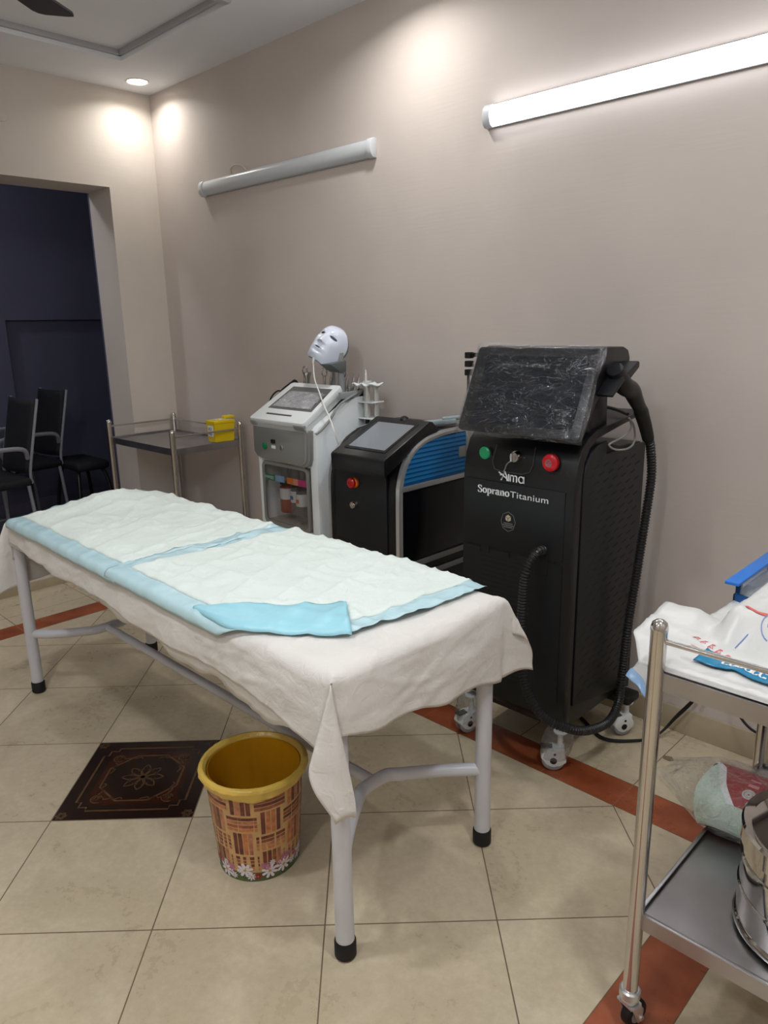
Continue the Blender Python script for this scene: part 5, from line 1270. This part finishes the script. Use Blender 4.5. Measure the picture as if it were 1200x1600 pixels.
# cotton pack in clear bag on lower shelf
t=thing('cotton_pack','cotton pack in a clear bag with red and white printed band, behind the steel drum','packet',(-.40,1.79,.3065))
Mp=Matrix.Translation((-.392,1.720,.3065))@Matrix.Rotation(math.radians(4),4,'Z')
def roll(u,v,rx=.092,rz=.058,g_=0):
    a_=2*PI*v; x=-.185+.33*u
    s=1+.05*N3(u*6,math.cos(a_)*2,math.sin(a_)*2)+g_
    e=min(1,.55+min(u,1-u)*9)
    return Mp@Vector((x,rx*e*s*math.copysign(abs(math.cos(a_))**.7,math.cos(a_)),.060+rz*e*s*math.copysign(abs(math.sin(a_))**.7,math.sin(a_))))
bb=MB(); bb.grid(lambda u,v:roll(u,v),30,36); bb.skin([[bb.V(roll(0,k/24)) for k in range(24)],[bb.V(roll(0,k/24).lerp(Mp@Vector((-.19,0,.06)),.9)) for k in range(24)]])
bb.build('cotton_wadding',fabric('cotton_white',(206,222,210),weave=150,depth=.002,var=.06),t,sharp=0)
bb=MB(); bb.grid(lambda u,v:roll(max(0,min(.94,(.06+.24*max(0,(v-.62)/.38))*(1-u)+.92*u)),-.35+.75*v,g_=.035),30,30); bd=bb.build('red_printed_band',mat('crimson_print',(150,14,26),.35),t,sharp=0,label='dark red printed band')
bb=MB(); bb.grid(lambda u,v:roll(max(.0,.06+.24*max(0,(v-.62)/.38)-.05+.055*u),-.35+.75*v,g_=.034),6,30); bb.grid(lambda u,v:roll(.92+.06*u,-.35+.75*v,g_=.034),6,30); bb.build('white_band_edge',mat('white_print_film',(228,230,232),.35),t,sharp=0)
def onb(x,y,u): 
    p=roll(x,y,g_=.045+u*8); return p
bb=MB()
for k in range(3):
    cx=.36+.17*k; 
    bb.strokes([arc(cx,.30,.038,.026,0,360,20)],onb,.012,.010)
    bb.strokes([arc(cx,.30,.018,.012,0,360,12)],onb,.02,.014)
bb.build('round_symbols',mat('symbol_grey',(196,192,190),.4),bd)
bb=MB(); bb.grid(lambda u,v:onb(.42+.14*u,.345+.045*v,0.0005),6,6); bb.build('barcode_patch',mat('barcode_white',(222,222,222),.4),bd,sharp=0)
bb=MB(); bb.strokes([[(.432+.0115*k,.352),(.432+.0115*k,.382)] for k in range(11)],lambda x,y,u:onb(x,y,.0012),.004,.004); bb.build('barcode_lines',mat('barcode_grey',(110,110,114),.5),bd)
bb=MB(); bb.strokes([[(.33+.17*i,.235+.018*j),(.40+.17*i,.235+.018*j)] for i in range(3) for j in range(2)],onb,.010,.007); bb.build('small_print',mat('pink_print',(210,130,134),.5),bd)
film('pack_bag',(240,244,244),.02,.07,22,(1,1,1),.02,.40,fm=.02)
bb=MB()
def bag(u,v):
    a_=2*PI*v; x=-.262+.45*u
    k=min(1,(u/.25)) ; e=.35+.65*k**.6
    fl_=1-.75*max(0,1-u/.22)
    s=1.09+.07*N3(u*9,math.cos(a_)*3,math.sin(a_)*3)+.03*N3(u*22,math.cos(a_)*8,math.sin(a_)*8)
    tp=.42+.58*min(1,u/.30)
    return Mp@Vector((x+.03*N3(v*7,u*3,5)*(1-k),.097*s*tp*math.copysign(abs(math.cos(a_))**.7,math.cos(a_))-.03*(1-k),.064+.035*(1-k)+.064*s*fl_*math.copysign(abs(math.sin(a_))**.7,math.sin(a_))))
bb.grid(bag,50,60); bb.build('clear_bag',MATS['pack_bag'],t,sharp=0,label='crinkled clear plastic bag')

# small debris on the floor
bb=MB(); bb.prism([(-.93,2.35),(-.905,2.36),(-.89,2.345),(-.90,2.33),(-.925,2.332)],'z',.0005,.0025); tag(bb.build('paper_scrap',mat('scrap_brown',(120,104,80),.7)),'tiny brown scrap on the floor tiles near the wall','scrap')

# ================================================================ chairs in the dark room
M_cf=mat('chair_grey_frame',(128,130,138),.4); M_cb=mat('chair_black_mesh',(14,14,20),.7,bump=.001,bs=300); 
ZF=ZS-.012
def make_chair(label,loc,rz):
    """local: faces -y, seat centre at origin"""
    t=thing('visitor_chair',label,'chair',loc,rz,'black visitor chairs in the dark room')
    def bl(bb,n,m,p=t,**k): return bb.build(n,m,p,world=False,**k)
    bb=MB(); bb.box(-.23,.23,-.23,.22,.42,.48,.025,seg=3); bl(bb,'seat',M_cb)
    bb=MB(); bb.grid(lambda u,v:Vector((-.2+.40*u+(.02*(.5-u))*v,.215+.10*v-.03*math.sin(PI*u),.50+.45*v)),10,12); o=bl(bb,'backrest',M_cb,sharp=0); solid(o,.02,0)
    bb=MB()
    for s in (-1,1): bb=MB(); bb.tube([(s*.205,.225,.44),(s*.21,.22,.52),(s*.205,.28,.78),(s*.195,.325,.955)],.009,8,5); bl(bb,'back_frame',M_cf)
    for s in (-1,1):
        bb=MB(); x=s*.255
        bb.tube([(x*.86,.21,.60),(x,.17,.665),(x,.0,.675),(x,-.16,.67),(x,-.215,.64),(x,-.19,.54),(x*.92,-.13,.44)],.014,10,6); bl(bb,'armrest',M_cf)
        bb=MB(); bb.tube([(x*.9,-.20,.43),(x*.95,-.215,.2),(x*.95,-.22,.012),(x*.95,-.19,.008),(x*.95,.19,.008),(x*.95,.215,.02),(x*.9,.19,.43)],.011,10,4); bl(bb,'leg_frame',M_cf)
    return t
ch=make_chair('black visitor chair with grey armrests, nearest the opening jamb in the dark room',(-5.465,1.86,ZF),math.radians(4))
ch2=dup(ch,(-4.955,1.46,ZF),math.radians(2),'black visitor chair with grey armrests, cut off at the left edge of the photo')
# black stool to the right
t=thing('black_stool','black padded stool with bent legs beside the visitor chairs','stool',(-5.25,2.22,ZF))
bb=MB(); bb.box(-5.46,-5.04,2.10,2.34,ZF+.40,ZF+.465,.025,seg=3); bb.build('seat_pad',M_cb,t)
for dx,dy in ((-.15,-.13),(.15,-.13),(-.15,.15),(.15,.15)):
    bb=MB(); bb.tube([(-5.25+dx*.7,2.22+dy*.5,ZF+.41),(-5.25+dx*1.0,2.22+dy*.7,ZF+.36),(-5.25+dx*1.25,2.22+dy*.9,ZF+.15),(-5.25+dx*1.3,2.22+dy*1.0,ZF)],.013,10,5); bb.build('leg',M_blk,t)
